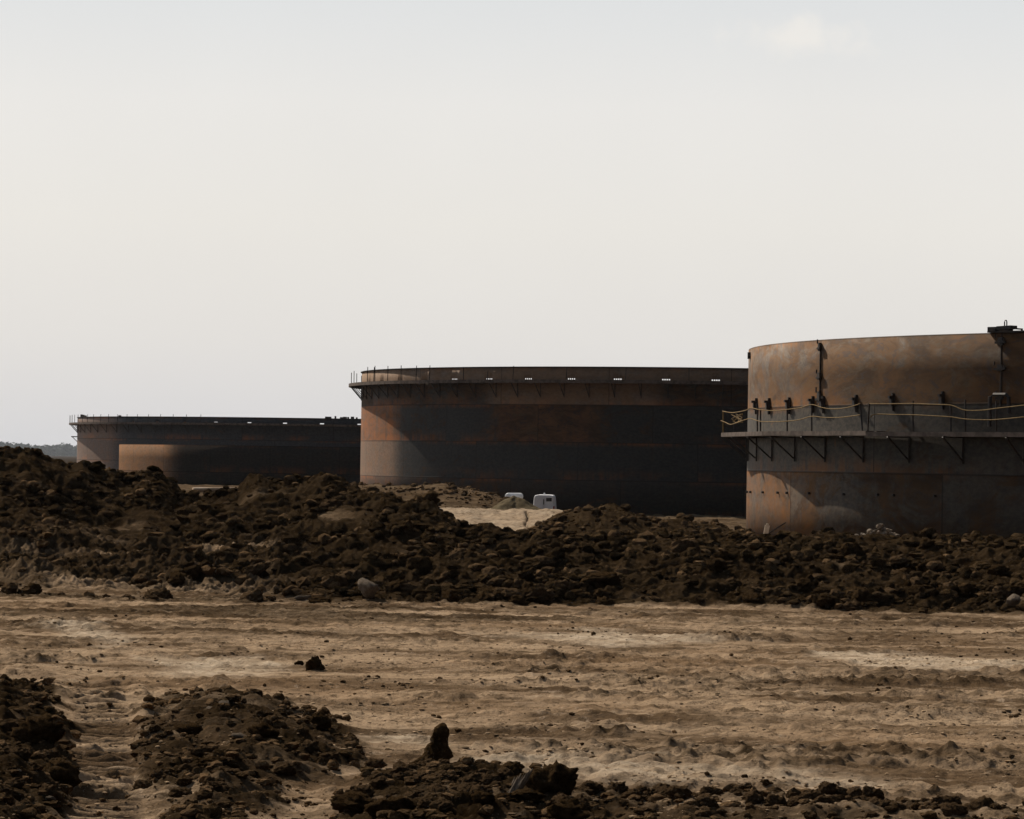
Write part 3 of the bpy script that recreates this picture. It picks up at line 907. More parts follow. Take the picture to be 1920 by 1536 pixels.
mb = MB(); a = T1.hit(1404.5); z = T1.z_at(1405, 668)
mb.box(T1.P(a, T1.R + .05, z), (.16, .12, .26), Matrix.Rotation(-a, 3, 'Z')); rel(mb.build('edge_clip', M_DARKSTEEL), tank1)
for px, py in ((1537, 870), (1700, 890)):
    pass
# welding rig riding on the rim
rig = empty('welding_rig', T1.P(T1.hit(1886), T1.R, T1.zt))
tag(rig, 'dark welding rig with a hoop handle riding on the near tank rim', 'welding rig')


def rim_pt(px, dz, r=0.0):
    return T1.P(T1.hit(px, T1.R + r, 620), T1.R + r, T1.zt + dz)


def rig_part(name, mb, m=M_DARKSTEEL): rel(mb.build(name, m), rig)


mb = MB(); mb.bar(rim_pt(1855, .03), rim_pt(1921, .03), .22, .05); rig_part('carriage_rail', mb)
mb = MB(); mb.bar(rim_pt(1857, .12), rim_pt(1871, .12), .3, .15); rig_part('motor_box', mb)
mb = MB(); mb.bar(rim_pt(1874, .15), rim_pt(1901, .17), .34, .12); mb.bar(rim_pt(1878, .07), rim_pt(1896, .07), .2, .06); rig_part('rig_body', mb)
mb = MB(); mb.tube([rim_pt(1883.5, .2), rim_pt(1883.3, .36), rim_pt(1884.3, .41), rim_pt(1886.5, .41), rim_pt(1887.6, .36), rim_pt(1887.6, .2)], .022, 6); rig_part('lifting_hoop', mb)
mb = MB(); mb.bar(rim_pt(1900, .13), rim_pt(1917, .10), .05); rig_part('guide_arm', mb)
mb = MB(); mb.bar(rim_pt(1916, .02), rim_pt(1916, .12), .06); rig_part('rail_stop', mb)
mb = MB(); mb.bar(rim_pt(1853, .17), rim_pt(1858, .15), .03); rig_part('cable_stub', mb)


# ---- the finished tanks with a wind girder walkway under the rim
def girder_tank(T, label, course, mat, tint, zdeck, w, slot, posts, drop, a_rng, nbr, deck_h, group='open steel storage tanks', post_h=1.15):
    root = empty('storage_tank', T.c + Vector((0, 0, T.zb)))
    tag(root, label, 'storage tank', group)
    zr = [T.zb] + [T.zt - course * q for q in np.arange(int((T.zt - T.zb) / course), -.01, -.5) if T.zt - course * q > T.zb + .05] + ([zdeck] if zdeck else [])
    rel(make_shell(T, 'shell', mat, None, zr, tint, slot), root)
    if zdeck is None: return root
    mb = MB(); ring(mb, T, T.R - .02, T.R + .10, T.zt, T.zt + .05, -math.pi, math.pi, 160); rel(mb.build('rim_angle', M_DARKSTEEL), root)
    wk = empty('walkway', T.c + Vector((0, 0, zdeck))); rel(wk, root)
    mb = MB(); ring(mb, T, T.R + .03, T.R + w, zdeck - .08, zdeck, a_rng[0], a_rng[1], 90)
    ring(mb, T, T.R + w + .003, T.R + w + .05, zdeck - deck_h, zdeck + .05, a_rng[0], a_rng[1], 90)
    rel(mb.build('deck', M_DECK), wk)
    for a in np.linspace(a_rng[0] + .03, a_rng[1] - .03, nbr):
        rel(bracket(T, a, zdeck - .08, w - .05, drop, None, .05), wk)
    for a, h, lean in posts:
        mb = MB(); b = T.P(a, T.R + w - .05, zdeck)
        tx = Vector((math.cos(a), -math.sin(a), 0))
        mb.bar(b, b + Vector((0, 0, h)) + tx * lean, .055); rel(mb.build('railing_post', M_DARKSTEEL), wk)
    return root


T2 = Tank(.0617, 273.0, 29.0, EYE - 3.75, EYE + 7.0)
C2 = 2.75
zd2 = EYE + 6.02


def win(d, a, b, s=2.5):
    return float(smooth(a - s, a + s, d) * (1 - smooth(b - s, b + s, d)))


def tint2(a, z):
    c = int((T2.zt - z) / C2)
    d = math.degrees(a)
    left = win(d, 62, 200, 3)  # sunlit left side, painted lighter through tone and dust colour
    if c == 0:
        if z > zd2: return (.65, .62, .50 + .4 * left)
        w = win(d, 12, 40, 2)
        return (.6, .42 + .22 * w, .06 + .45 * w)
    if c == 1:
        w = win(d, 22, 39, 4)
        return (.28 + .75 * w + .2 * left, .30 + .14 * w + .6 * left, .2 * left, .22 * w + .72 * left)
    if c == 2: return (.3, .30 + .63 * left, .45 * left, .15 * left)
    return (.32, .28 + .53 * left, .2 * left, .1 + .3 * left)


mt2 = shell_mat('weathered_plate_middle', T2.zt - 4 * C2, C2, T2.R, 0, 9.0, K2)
a2l = T2.hit(679)
s_ang = [T2.hit(px) for px in (850, 915, 988, 1069, 1156, 1247, 1340)]
sd_ = (s_ang[0] - s_ang[-1]) / 6
sl2 = [s_ang[0] - sd_ * i for i in range(-4, 40)]
zs2 = T2.z_at(1069, 711.5)
prng = random.Random(11)
po2 = []
for px in (655, 659, 662, 666):
    po2.append((a2l + (.32 - .06 * (666 - px) / 4 + .02), prng.uniform(.85, 1.25), prng.uniform(-.05, .12)))
for px, h in ((688, 1.2), (700, 1.15), (702, 1.25), (726, 1.2), (751, 1.2), (779, 1.15), (804, 1.15), (868, 1.0), (912, .7), (960, 1.05), (1060, .9), (1171, 1.0), (1290, .95)):
    po2.append((T2.hit(px, T2.R + .9), h, prng.uniform(-.03, .08)))
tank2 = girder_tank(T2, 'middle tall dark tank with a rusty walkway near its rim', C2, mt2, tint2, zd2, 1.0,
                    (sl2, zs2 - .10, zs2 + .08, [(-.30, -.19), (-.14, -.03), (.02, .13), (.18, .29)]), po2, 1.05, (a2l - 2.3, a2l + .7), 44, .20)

T3 = Tank(-.0456, 425.0, 35.1, EYE - 3.2, EYE + 4.66)
C3 = 2.6
K3 = dict(K2); K3['g1'] = (.04, .042, .050); K3['g2'] = (.08, .082, .092)
mt3 = shell_mat('weathered_plate_far', T3.zt - 4 * C3, C3, T3.R, 0, 11.0, K3)
a3 = [T3.hit(px) for px in (346, 404, 467, 534, 603)]
sd3 = (a3[0] - a3[-1]) / 4
zs3 = T3.z_at(467, 794)
a3l = T3.hit(146)
po3 = [(a3l + .2, 1.0, 0), (a3l + .12, .95, .05), (a3l + .05, 1.0, 0)] + [(a3l - .05 - .055 * i, 1.0, prng.uniform(-.04, .06)) for i in range(16)]
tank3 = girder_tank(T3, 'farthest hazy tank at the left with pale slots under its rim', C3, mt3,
                    lambda a, z: (.15, .42 + .48 * win(math.degrees(a), 53, 200, 4), .35 * win(math.degrees(a), 53, 200, 4), .2 * win(math.degrees(a), 53, 200, 4)), EYE + 3.95, 1.0,  # sun on the left flank put into tone and dust colour
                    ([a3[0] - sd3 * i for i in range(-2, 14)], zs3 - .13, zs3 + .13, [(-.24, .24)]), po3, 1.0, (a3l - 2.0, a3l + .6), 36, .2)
mb = MB(); a = a3l + .02; z = T3.z_at(146, 819)
mb.bar(T3.P(a, T3.R + .02, z), T3.P(a, T3.R + .8, z), .12); mb.bar(T3.P(a, T3.R + .7, z), T3.P(a, T3.R + .05, z - .6), .08)
rel(mb.build('lower_bracket', M_DARKSTEEL), tank3)
for px in (152, 156, 160, 224, 612, 617, 628, 640, 646, 652, 660, 668):
    a = T3.hit(px); mb = MB(); h = prng.uniform(.12, .3)
    mb.box(T3.P(a, T3.R + .03, T3.zt + .05 + h / 2), (prng.uniform(.2, .45), .2, h), Matrix.Rotation(-a, 3, 'Z')); rel(mb.build('rim_clamp', M_DARKSTEEL), tank3)

T4 = Tank(-.0318, 345.0, 29.0, EYE - 2.7, EYE + 1.16)
a4 = T4.hit(229)
mt4 = shell_mat('weathered_plate_low', T4.zt - 3 * 2.6, 2.6, T4.R, 0, 7.0, K2)
for k_ in ('Specular IOR Level', 'Metallic'): mt4.node_tree.nodes['Principled BSDF'].inputs[k_].default_value = 0.0     # no sheen, so grazing sun draws no pale wedge
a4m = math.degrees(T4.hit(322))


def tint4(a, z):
    w = win(math.degrees(a), a4m, 200, 4)  # sunlit flank painted light, the shell past it painted dark as shade
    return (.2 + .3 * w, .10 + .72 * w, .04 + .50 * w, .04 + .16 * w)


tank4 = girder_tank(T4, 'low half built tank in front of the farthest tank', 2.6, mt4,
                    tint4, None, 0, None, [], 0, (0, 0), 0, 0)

# ------------------------------------------------------------------ clods
def ico(sub):
    import bmesh
    bm = bmesh.new(); bmesh.ops.create_icosphere(bm, subdivisions=sub, radius=1.0)
    v = np.array([x.co[:] for x in bm.verts]); f = np.array([[q.index for q in p.verts] for p in bm.faces])
    bm.free()
    return v, f


def n3(p, sc, seed):
    x, y, z = p[:, 0] / sc, p[:, 1] / sc, p[:, 2] / sc
    return (perlin(x + 3.1 * z, y - 1.7 * z, seed) + perlin(y + 5 + .4 * x, z + 2.3 * x, seed + 1) + perlin(z * 1.1 - 4, x + .7 * y, seed + 2)) / 1.8


ICO = {s: ico(s) for s in (1, 2, 3, 4)}


def clod_shape(sub, seed, rough=1.0, chop=0.0):
    v, f = ICO[sub]
    r = random.Random(seed)
    p = v.copy()
    # chop with a few random planes so that it breaks into facets, then roughen
    for _ in range(r.randint(4, 7)):
        d = np.array([r.gauss(0, 1) for _ in range(3)]); d /= np.linalg.norm(d)
        h = r.uniform(.55, .85) + chop
        k = p @ d
        p = p - np.outer(np.maximum(k - h, 0) * .85, d)
    rad = 1 + rough * (.30 * n3(v, .8, seed) + .24 * n3(v, .36, seed + 7) + (.11 * n3(v, .17, seed + 13) if sub > 2 else 0) + (.055 * n3(v, .085, seed + 19) if sub > 3 else 0))
    p = p * rad[:, None]
    p *= np.array([1, r.uniform(.7, 1.1), r.uniform(.6, .95)])
    return p, f


def clod_mesh(name, sub, seed, mat, rough=1.0):
    p, f = clod_shape(sub, seed, rough)
    return mesh_np(name, p, f, mat, link=False)


def put(name, me, x, y, size, rz=0.0, sink=.25, scl=(1, 1, 1), z=None, tilt=0.0):
    o = bpy.data.objects.new(name, me); col.objects.link(o)
    zz = gz(x, y) if z is None else z
    o.location = (x, y, zz + size * scl[2] * (1 - 2 * sink) * .6)
    o.rotation_euler = (tilt, tilt * .6, rz)
    o.scale = (size * scl[0], size * scl[1], size * scl[2])
    return o


BIG = [clod_mesh('dirt_clod', 4, 100 + i, M_CLOD) for i in range(8)]
BIGB = [clod_mesh('dirt_clod', 4, 140 + i, M_CLODB) for i in range(4)]
PALE = [clod_mesh('pale_clod', 3, 180 + i, M_PALE, .8) for i in range(4)]
ROCK = [clod_mesh('white_rock', 3, 200 + i, M_STONE, .8) for i in range(3)]

# --- clods that stand out, each with its own label (photo column, row of its foot, half width in photo px)
NAMED = [
    (590, 1258, 17, (1, 1, 1.5), 6, 'round dark clod alone on the pale flat, larger than its neighbours'),
    (562, 1250, 9, (1, 1, .8), 1, 'small dark clod just beside the lone round clod'),
    (490, 1388, 32, (1.15, .8, .75), 2, 'blocky dark clod sitting on top of the middle mud heap'),
    (955, 1470, 46, (1.25, .8, .8), 3, 'widest dark clod on the heap right of the stump shaped clod'),
    (1035, 1500, 50, (1.0, .8, 1.0), 4, 'tall dark clod leaning behind the pale splintered root'),
    (905, 1510, 30, (1.1, .9, .9), 5, 'rounded clod in front of the widest dark clod'),
    (945, 1520, 26, (1.1, .9, .8), 0, 'squat clod left of the pale splintered root'),
    (1065, 1545, 44, (1, .9, .8), 6, 'dark clod cut by the lower picture edge near the pale root'),
    (735, 1535, 50, (1.1, .9, .9), 7, 'big rounded clod at the lower edge below the stump shaped clod'),
    (660, 1530, 46, (1.1, .9, .7), 1, 'sloping clod at the lower edge beside the cleated track mud'),
    (600, 1372, 22, (.9, .9, 1.2), 2, 'upright clod on the right shoulder of the middle heap'),
    (75, 1400, 46, (1.0, .8, .8), 3, 'large dark clod on the left heap beside the crawler track'),
    (105, 1490, 56, (1.0, .8, .8), 4, 'largest dark clod of the left heap near the lower edge'),
    (355, 1385, 30, (1, .8, .8), 5, 'dark clod on the left side of the middle heap'),
    (400, 1440, 30, (1.2, .8, .6), 6, 'flat dark clod halfway down the middle heap'),
    (1130, 1132, 34, (1.3, .9, .8), 7, 'large boulder like clod at the foot of the dark bank'),
    (1082, 1134, 22, (1.1, .9, .8), 0, 'clod left of the boulder like clod at the bank foot'),
    (600, 1136, 34, (1.7, .9, .55), 1, 'long low dark clod lying just in front of the bank'),
    (985, 1525, 30, (1, 1, .6), 2, 'low clod under the pale splintered root'),
    (1388, 1068, 52, (1.5, .8, .45), 3, 'wide dark slab roofing the deep hollow in the bank'),
    (1345, 1085, 24, (.9, .9, 1.1), 5, 'dark clod closing the left side of the deep hollow'),
    (470, 1105, 24, (1.4, .9, .8), 4, 'dark clod heap end where the bank begins at the left'),
]
for px, py, hw, sc, k, lab in NAMED:
    x, y = gpt(px, py)
    z = gz(x, y)
    if z > .06:                                         # slide along the sight line to where the heap's surface is
        for _ in range(6):
            x, y = gpt(px, py, z * .9); z = gz(x, y)
    size = hw * y / F_PX / sc[0] * 1.05
    tag(put('dirt_clod', BIG[k], x, y, size, px * .37, .22, sc, z), lab, 'clod')

# stump-shaped clod with flared, root-like foot
x, y = gpt(818, 1448)
y0 = y; z0 = gz(x, y) - .03
u_, f_ = ICO[4]
hgt = .50
th = np.arctan2(u_[:, 1], u_[:, 0]); zz = (u_[:, 2] + 1) / 2
rr = np.interp(zz, [0, .1, .25, .42, .55, .62, .78, .92, 1], [.27, .20, .14, .125, .105, .076, .082, .055, .0]) / np.maximum(np.sqrt(1 - u_[:, 2] ** 2), .12)
rr = np.minimum(rr, .3)
pos = np.stack([u_[:, 0] * rr, u_[:, 1] * rr, zz * hgt], -1)
fl = 1 + .32 * np.sin(th * 6 + 1.5 * perlin(zz * 3, th, 2)) * (1 - smooth(.1, .5, zz)) + .38 * n3(pos, .13, 300) + .24 * n3(pos, .05, 305) + .12 * n3(pos, .022, 306)
pos[:, :2] *= fl[:, None]
pos[:, 0] += .05 * zz - .10 * (1 - zz) ** 2 + .03 * (zz < .6) * perlin(zz * 4, zz * 0 + .3, 9)
pos[:, 2] += .02 * n3(pos, .06, 310)
stump = mesh_np('mud_stump', pos, f_, M_CLOD); stump.location = (x, y, z0)
tag(stump, 'upright stump shaped mud clod with flared root like foot at centre', 'clod')
mb = MB()
x, y = gpt(965, 1512, .1); zb = gz(x, y)
for i in range(7):
    r_ = random.Random(i)
    p0 = Vector((x - .05 + i * .012, y + r_.uniform(-.04, .04), zb + .02)); p1 = p0 + Vector((.05 + i * .012, r_.uniform(-.03, .06), .13 + .012 * i))
    mb.tube([p0, p0.lerp(p1, .5) + Vector((.01, 0, .01)), p1], [.018, .015, .004], 5)
tag(mb.build('splintered_root', M_PALE, origin=(x, y, zb)), 'pale splintered root sticking up among the front clods', 'root')

# --- pale slabs and rocks that stand out
SLABS = [(690, 1112, 28, (1.0, .6, .85), PALE[0], 'pale_clod', 'pale triangular slab leaning in the dark bank foot', 'clod'),
         (878, 1100, 17, (1.1, .7, .8), PALE[1], 'pale_clod', 'pale wedge of clay in the dark bank below the clay cut', 'clod'),
         (1836, 1094, 20, (1, .7, .8), PALE[2], 'pale_clod', 'pale clay lump low in the bank at the right edge', 'clod'),
         (1284, 1056, 16, (1.4, .7, .35), PALE[3], 'pale_clod', 'thin pale slab lying flat halfway up the bank', 'clod'),
         (561, 1126, 24, (1.5, .8, .4), PALE[1], 'pale_clod', 'flat topped pale slab at the left foot of the bank', 'clod'),
         (1900, 1130, 24, (1.3, .8, .7), PALE[0], 'pale_clod', 'pale broken lump at the bank foot by the right edge', 'clod'),
         (1420, 1085, 15, (.8, .8, 1.0), PALE[2], 'pale_clod', 'pale upright flake beside the dark hollow of the bank', 'clod')]
for px, py, hw, sc, me, nm, lab, ct in SLABS:
    z = 0.3
    x, y = gpt(px, py, z)
    for _ in range(12):
        z = .5 * z + .5 * gz(x, y); x, y = gpt(px, py, z)
    tag(put(nm, me, x, y, hw * y / F_PX / sc[0], px * .7, .2, sc, z, .35), lab, ct)
for px, py, Y, hw, me, lab in ((822, 961, 158, 9, ROCK[0], 'white rock at the left end of the pale clay cut'), (1145, 978, 108, 6, ROCK[1], 'small white rock on the brown heap before the middle tank'),
                               (1204, 976, 108, 9, ROCK[2], 'wider white rock on the right flank of the brown heap'), (1216, 977, 108, 5, ROCK[0], 'small white rock touching the wider white rock')):
    p = at(px, py, Y)
    tag(put('white_rock', me, p.x, Y, hw * Y / F_PX, px, .2, (1, 1, .8)), lab, 'rock')

for i, (px, py) in enumerate(((290, 1330), (330, 1345), (415, 1340), (300, 1372), (395, 1360), (450, 1418), (545, 1425), (500, 1465), (350, 1470), (420, 1362), (30, 1500), (95, 1520), (60, 1430), (640, 1395), (690, 1480), (820, 1500), (1180, 1520), (1240, 1505), (1090, 1480))):
    x, y = gpt(px, py, .06)
    tag(put('clay_flake', PALE[i % 4], x, y, (8 + (i * 7) % 6) * y / F_PX, i * 1.3, .3, (1.3, .9, .45), None, .3), 'one of many pale clay flakes lying on the foreground mud heaps', 'clay flake', 'pale clay flakes on the foreground heaps')
# --- scattered clods: where (X,Y), how big
rs = np.random.default_rng(7)
cand = []


def scatter(n, ylo, yhi, tlo, thi, smin, smax, pw, want):
    Y = np.exp(rs.uniform(math.log(ylo), math.log(yhi), n)); T = rs.uniform(tlo, thi, n); X = T * Y
    Z, Dm, Pl = height(X, Y)
    s = smin + (smax - smin) * rs.random(n) ** pw
    keep = rs.random(n) < want(X, Y, Dm, T)
    return np.stack([X, Y, Z, s, Dm], -1)[keep]


t_l, t_r = -.19, .19
bank_c = scatter(80000, 66, 93, t_l, t_r, .022, .23, 7.0, lambda X, Y, D, T: (D > .5) * (1 - .5 * smooth(-.055, -.075, T) * smooth(83, 80, Y)) * (.06 + .94 * smooth(-.1, .45, fbm(X, Y, 2.6, 3, 120))))
def in_heap(X, Y):
    return np.max([smooth(-.30, .12, poly_sd(X, Y * .30, [(a, b * .30) for a, b in P])) for P in (ZONE_L, ZONE_M, ZONE_R)], axis=0)


slab_c = scatter(900, 66, 84, t_l, t_r, .12, .34, 2.2, lambda X, Y, D, T: (D > .6) * .42 * smooth(-.1, .4, fbm(X, Y, 3.0, 2, 125)))
heap_c = scatter(30000, 25, 45, t_l, t_r, .012, .10, 4.0, lambda X, Y, D, T: in_heap(X, Y) * smooth(.18, .5, D) * (.3 + .7 * smooth(-.2, .4, fbm(X, Y, .8, 2, 121))))
flat_c = scatter(16000, 25, 72, t_l, t_r, .006, .045, 6.0, lambda X, Y, D, T: (D < .6) * smooth(-.25, .6, fbm(X * .5, Y, 2.4, 3, 122)))
mid_c = scatter(7000, 100, 128, -.06, .13, .04, .24, 5.0, lambda X, Y, D, T: (D > .4) * .8)
far_c = scatter(5000, 180, 225, -.08, .03, .05, .3, 5.0, lambda X, Y, D, T: (D > .25) * .7)
tan_c = scatter(80000, 25, 74, -.175, .175, .006, .040, 5.0, lambda X, Y, D, T: np.where(D < .45, 1, .16 * (D < .95) * (Y < 50)) * (.12 + .85 * smooth(-.1, .5, fbm(X * .45, Y, 1.9, 4, 123))))
allc = np.concatenate([bank_c, slab_c, heap_c, flat_c, mid_c, far_c])
app = allc[:, 3] / allc[:, 1]
tt = np.abs(allc[:, 0] / allc[:, 1])
app = np.where((tt < .151) & (EYE - allc[:, 2] < .104 * allc[:, 1]), app, 0)
order = np.argsort(-app)
solo, rest = order[:240], order[240:]
r_ = random.Random(3)
for i in solo:
    X, Y, Z, s, Dm = allc[i]
    wh = Y < 50
    me = r_.choice(BIGB if wh else BIG + BIGB)
    o = put('dirt_clod', me, X, Y, s, r_.uniform(0, 6.28), .25, (1, r_.uniform(.8, 1.1), r_.uniform(.7, 1.0)), Z, r_.uniform(-.4, .4))
    tag(o, 'one of many rough dark clods strewn over the foreground mud heaps' if wh else 'one of many rough dark clods strewn over the bank before the tanks', 'clod',
        'clods strewn over the foreground mud heaps' if wh else 'clods strewn over the bank before the tanks')
LIB = [clod_shape(2, 400 + i, 1.35, .06) if i % 2 else clod_shape(2, 400 + i, .75, -.18) for i in range(14)]
LIB1 = [clod_shape(1, 440 + i, 1.3, .06) for i in range(8)]


def stuff(name, rowsx, mat, fine=False):
    """one mesh of many small lumps, numbers past counting"""
    rowsx = np.asarray(rowsx)
    Vs, Fs, off = [], [], 0
    big = (rowsx[:, 3] / rowsx[:, 1] > .0009) & (not fine)
    kind = np.where(big, rs.integers(0, 14, len(rowsx)), 100 + rs.integers(0, 8, len(rowsx)))
    for kk in np.unique(kind):
        p, f = LIB[kk] if kk < 100 else LIB1[kk - 100]
        R_ = rowsx[kind == kk]; n = len(R_)
        a = rs.uniform(0, 6.28, n); c_, s_ = np.cos(a)[:, None], np.sin(a)[:, None]
        s = R_[:, 3:4]
        qx = p[None, :, 0] * s; qy = p[None, :, 1] * s * rs.uniform(.7, 1.1, (n, 1)); qz = p[None, :, 2] * s * rs.uniform(.22 if fine else .6, .5 if fine else 1.0, (n, 1))
        q = np.stack([qx * c_ - qy * s_ + R_[:, 0:1], qx * s_ + qy * c_ + R_[:, 1:2], qz + R_[:, 2:3] + s * (.08 if fine else .25)], -1)
        Vs.append(q.reshape(-1, 3)); Fs.append((f[None] + (np.arange(n) * len(p))[:, None, None]).reshape(-1, 3) + off); off += n * len(p)
    o = mesh_np(name, np.concatenate(Vs), np.concatenate(Fs), mat, smooth=False)
    return tag(o, kind='stuff')


def dark_soil(i, p):
    return allc[i, 1] < 95 and allc[i, 4] >= .6 and p < (.8 if allc[i, 1] > 50 else .12)


pick = np.array([r_.random() for _ in rest])
dk = allc[rest, 4]
dk_ = np.array([dark_soil(i, q) for i, q in zip(rest, pick)])
stuff('clod_litter', allc[rest[dk_]], M_LITTER)
stuff('crumbled_clod_litter', allc[rest[~dk_]], M_LITTERB)
stuff('dry_clay_crumbs', tan_c, M_CRUMB, True)

# ------------------------------------------------------------------ piles, stakes, pipe, vehicle, far trees
def heap(name, px, Y, ytop, wpx, mat, label, cat, seed, n=70, elong=1.0, facet=.06, shift=0.0):
    """a cone-like heap of loose soil: polar grid with slumped, gullied sides"""
    x = at(px, ytop, Y).x
    zb = gz(x, Y) - .08
    H = zpix((px - 960) / F_PX, ytop, Y) - zb
    W = wpx / 2 * Y / F_PX
    V, Fq = [], []
    nrn = 34
    for i in range(nrn + 1):
        u = i / nrn
        for j in range(n):
            a = 2 * math.pi * j / n
            w = W * (1 + .16 * math.sin(3 * a + seed) + .10 * math.sin(5 * a + 2 * seed))
            px_, py_ = math.cos(a) * u * w, math.sin(a) * u * w * elong
            V.append((px_ + shift * (1 - u), py_, H * (1 - u) ** 1.12))
    V = np.array(V)
    V[:, 2] += H * facet * 2 * fbm(V[:, 0] + seed, V[:, 1], W * .4, 4, seed) * np.clip(1.2 - np.hypot(V[:, 0], V[:, 1]) / W, 0, 1)
    V[:, 2] -= H * facet * 1.5 * np.abs(np.sin(np.arctan2(V[:, 1], V[:, 0]) * 7 + perlin(V[:, 0] * 3 / W, V[:, 1] * 3 / W, seed))) * np.clip(np.hypot(V[:, 0], V[:, 1]) / W, 0, .6)
    for i in range(nrn):
        for j in range(n):
            Fq.append((i * n + j, (i + 1) * n + j, (i + 1) * n + (j + 1) % n, i * n + (j + 1) % n))
    o = mesh_np(name, V, np.array(Fq), mat); o.location = (x, Y, zb)
    return tag(o, label, cat)


heap('sand_pile', 968, 166, 928, 128, M_SAND, 'pointed tan sand pile on the pale cut in front of the white van', 'sand pile', 3, shift=-.1)
pr = at(1650, 1004, 101)
Vs, Fs, off = [], [], 0
r3 = random.Random(8)
for i in range(90):
    q_, f_ = LIB[r3.randrange(14)]
    s_ = r3.uniform(.03, .10); dx = r3.gauss(0, .26)
    hz_ = max(0, .34 * (1 - abs(dx) / .6)) * r3.random()
    Vs.append(q_ * s_ + np.array([dx, r3.gauss(0, .15), hz_])); Fs.append(f_ + off); off += len(q_)
rub = mesh_np('rubble_pile', np.concatenate(Vs), np.concatenate(Fs), M_STONE2, smooth=False); rub.location = (pr.x, 101, pr.z - .02)
tag(rub, 'small pile of pale rubble at the foot of the nearest tank', 'rubble pile')


def stake(name, px, y0, y1, px2, Y, w, mat, label, cat):
    a, b = at(px, y0, Y), at(px2, y1, Y)
    mb = MB(); mb.bar(a, b, w, w * .35, up=(0, 1, 0)); mb.bar(b, b + (b - a).normalized() * w * .4, w * .5, w * .3, up=(0, 1, 0))
    return tag(mb.build(name, mat, origin=a), label, cat)


stake('wooden_stake', 1434, 1012, 985, 1439, 92, .13, M_WOOD, 'short pale wooden stake standing before the nearest tank', 'stake')
stake('steel_rod', 1436, 1004, 980, 1473, 94, .035, M_DARKSTEEL, 'thin rusty rod leaning on the soil by the nearest tank', 'rod')
stake('marker_post', 206, 905, 878, 205, 95, .09, simple('orange_paint', (.45, .2, .05), (.5, .26, .08)), 'small orange marker post behind the left mound', 'post')

# pipe lying far off, past the bank
pa, pb = at(362, 919, 250), at(458, 918, 252)
mb = MB(); mb.tube([pa, pa.lerp(pb, .5), pb], .185, 20)
pipe = mb.build('pipe', M_PIPE, smooth=True, origin=pa)
tag(pipe, 'tan pipe lying on the ground before the low tank', 'pipe')
g_ = gz(pa.x, 251)

# dark scrap heap with white scraps by the brown heap
pc = at(1252, 974, 108); sc_o = empty('scrap_heap', (pc.x, pc.y, gz(pc.x, pc.y)))
tag(sc_o, 'jumble of dark and white scrap right of the brown heap', 'scrap heap')
r2 = random.Random(4)
for i in range(12):
    mb = MB(); p = Vector((pc.x + r2.uniform(-.4, .45), pc.y + r2.uniform(-.2, .2), gz(pc.x, pc.y) + r2.uniform(.03, .22)))
    mb.bar(p, p + Vector((r2.uniform(-.3, .3), r2.uniform(-.2, .2), r2.uniform(-.05, .16))), r2.uniform(.04, .1), .05)
    rel(mb.build('scrap_piece', M_WHITE if i % 4 == 0 else M_DARKSTEEL), sc_o)

# white van, rear doors towards us
VY = 225.0
vx = at(1020, 930, VY).x
zv = gz(vx, VY)
van = empty('parked_van', (vx, VY, zv), math.radians(-3)); tag(van, 'white van parked with its rear doors facing us beyond the sand pile', 'van')
vz = zpix(vx / VY, 928, VY) - zv         # roof height
vw = 40 * VY / F_PX


def prof(w, h, y, zb, r=.16):
    """cross section of the van body at depth y"""
    pts = [(-w, zb), (w, zb), (w, h * .55), (w * .93, h - r), (w * .84, h - .04), (w * .55, h), (-w * .55, h), (-w * .84, h - .04), (-w * .93, h - r), (-w, h * .55)]
    return [(a, y, b) for a, b in pts]


def vpart(name, mb, m, sm=False): o = mb.build(name, m, smooth=sm); o.parent = van; return o


mb = MB()
secs = [prof(vw / 2 * .97, vz * .985, 0, .38), prof(vw / 2, vz, .12, .34), prof(vw / 2, vz, 2.9, .34), prof(vw / 2, vz * .96, 3.2, .34), prof(vw / 2 * .98, vz * .62, 3.9, .34), prof(vw / 2 * .94, vz * .55, 4.5, .36)]
v = [q for s_ in secs for q in s_]
f = [(i * 10 + k, i * 10 + (k + 1) % 10, i * 10 + 10 + (k + 1) % 10, i * 10 + 10 + k) for i in range(5) for k in range(10)]
f += [tuple(range(10)), tuple(reversed(range(50, 60)))]
mb.add(v, f)
body = vpart('body', mb, M_WHITE)
for s_ in (-1, 1):
    mb = MB(); mb.box((s_ * vw * .235, -.02, vz * .62), (vw * .40, .03, vz * .62)); d = vpart('rear_door', mb, M_WHITE)
    mb = MB(); mb.box((s_ * vw * .235, -.04, vz * .80), (vw * .26 if s_ > 0 else vw * .2, .015, vz * .15)); w_ = mb.build('window', M_GLASS if s_ > 0 else M_WHITE); w_.parent = d
    mb = MB(); mb.box((s_ * vw * .47, -.012, vz * .46), (.1, .05, .2)); vpart('tail_light', mb, simple('red_lens', (.2, .02, .02), (.28, .03, .03)))
    for yy in (.8, 3.6):
        mb = MB(); mb.tube([(s_ * (vw / 2 - .2), yy, .33), (s_ * (vw / 2 + .01), yy, .33)], .33, 18); vpart('wheel', mb, M_TYRE)
mb = MB(); mb.box((-.02, -.045, vz * .70), (.05, .05, .34)); vpart('door_handle', mb, M_GLASS)
mb = MB(); mb.box((0, -.06, .36), (vw * .98, .14, .16)); vpart('bumper', mb, M_DARKSTEEL)
mb = MB(); mb.box((0, .5, vz + .05), (.14, .14, .1)); mb.box((0, .5, vz + .12), (.08, .08, .06)); vpart('roof_beacon', mb, M_WHITE)
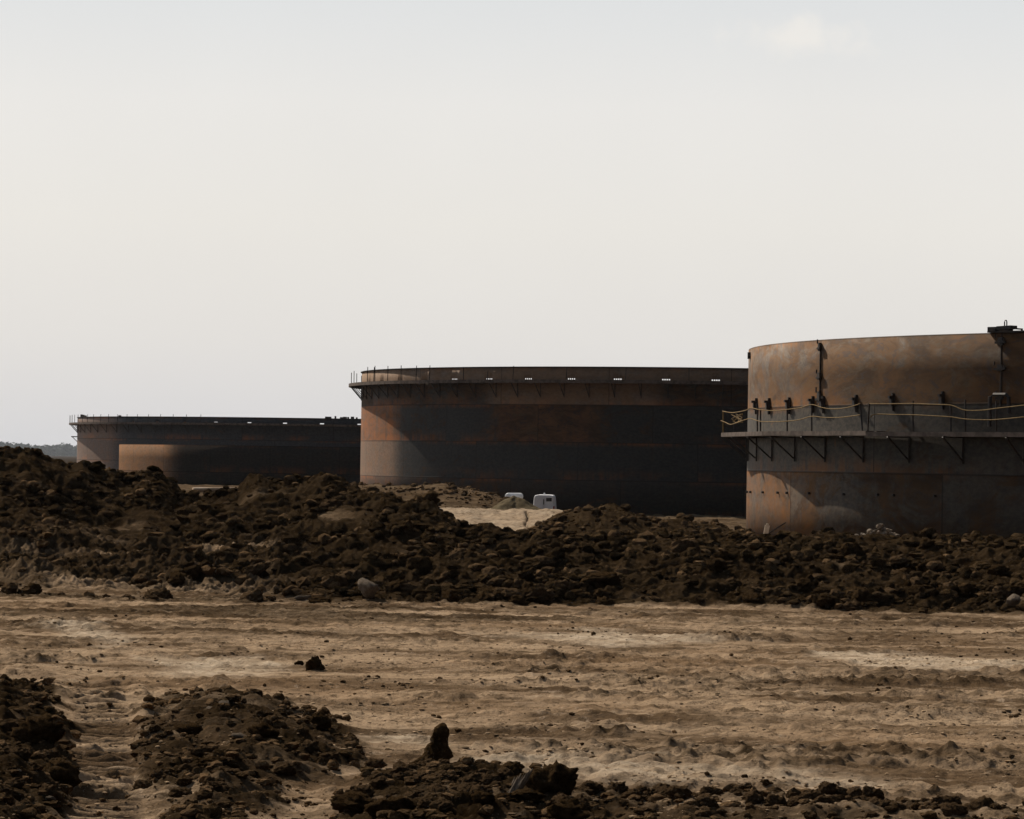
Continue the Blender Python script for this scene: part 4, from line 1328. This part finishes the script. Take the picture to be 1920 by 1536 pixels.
# small white tank lying behind the sand pile
ta, tb = at(952, 931, 228), at(976, 931, 230)
mb = MB()
dd = (tb - ta).normalized(); rt = .24
mb.tube([ta, ta + dd * .02, ta + dd * .07, tb - dd * .07, tb], [rt * .75, rt * .92, rt, rt, rt * .75], 20)
wt = empty('white_drum', (ta.x, ta.y, gz(ta.x, ta.y))); tag(wt, 'white cylindrical drum on legs half hidden behind the sand pile', 'drum')
rel(mb.build('drum_body', M_WHITE, smooth=True), wt)
for q in (.25, .8):
    p = ta.lerp(tb, q); mb = MB()
    for dy in (-.15, .15): mb.bar((p.x, p.y + dy, gz(p.x, p.y) - .1), (p.x, p.y + dy, p.z - .1), .08)
    rel(mb.build('leg', M_DARKSTEEL), wt)

# far wood along the horizon at the left
rs2 = np.random.default_rng(12)
Vs, Fs, off = [], [], 0
for i in range(520):
    Y = rs2.uniform(7600, 8300); T = rs2.uniform(-.23, .16)
    h = 26 + 13 * rs2.random() + 10 * float(perlin(np.array([T * 60]), np.array([2.0]), 6)[0]); w = rs2.uniform(15, 25)
    nl = 220
    d = rs2.normal(size=(nl, 3)); d /= np.linalg.norm(d, axis=1)[:, None]
    rad = rs2.random(nl) ** .4
    c = d * rad[:, None] * np.array([w, w, h * .46]) + np.array([T * Y, Y, h * .44 - 2.5])
    c += rs2.normal(size=c.shape) * .25
    a = rs2.normal(size=(nl, 3)); a /= np.linalg.norm(a, axis=1)[:, None]
    b = np.cross(a, rs2.normal(size=(nl, 3))); b /= np.linalg.norm(b, axis=1)[:, None]
    s_ = rs2.uniform(2, 4.6, nl)[:, None]
    q = np.stack([c + a * s_, c + b * s_, c - a * s_, c - b * s_], 1).reshape(-1, 3)
    Vs.append(q); Fs.append(np.arange(nl * 4).reshape(-1, 4) + off); off += nl * 4
wood = mesh_np('far_woods', np.concatenate(Vs), np.concatenate(Fs), simple('dark_foliage', (.035, .06, .045), (.06, .085, .06), .1), smooth=False)
tag(wood, kind='stuff')

# air
hz = MB(); hz.box((0, 4000, 23.5), (12000, 9700, 53))
haze = hz.build('haze', None); tag(haze, kind='stuff')
hm = bpy.data.materials.new('haze_air'); hm.use_nodes = True
hm.node_tree.nodes.clear()
pv = hm.node_tree.nodes.new('ShaderNodeVolumePrincipled'); ov = hm.node_tree.nodes.new('ShaderNodeOutputMaterial')
pv.inputs['Color'].default_value = (.80, .87, .97, 1); pv.inputs['Density'].default_value = HAZE_D; pv.inputs['Anisotropy'].default_value = .3
hm.node_tree.links.new(pv.outputs['Volume'], ov.inputs['Volume'])
haze.data.materials.append(hm)
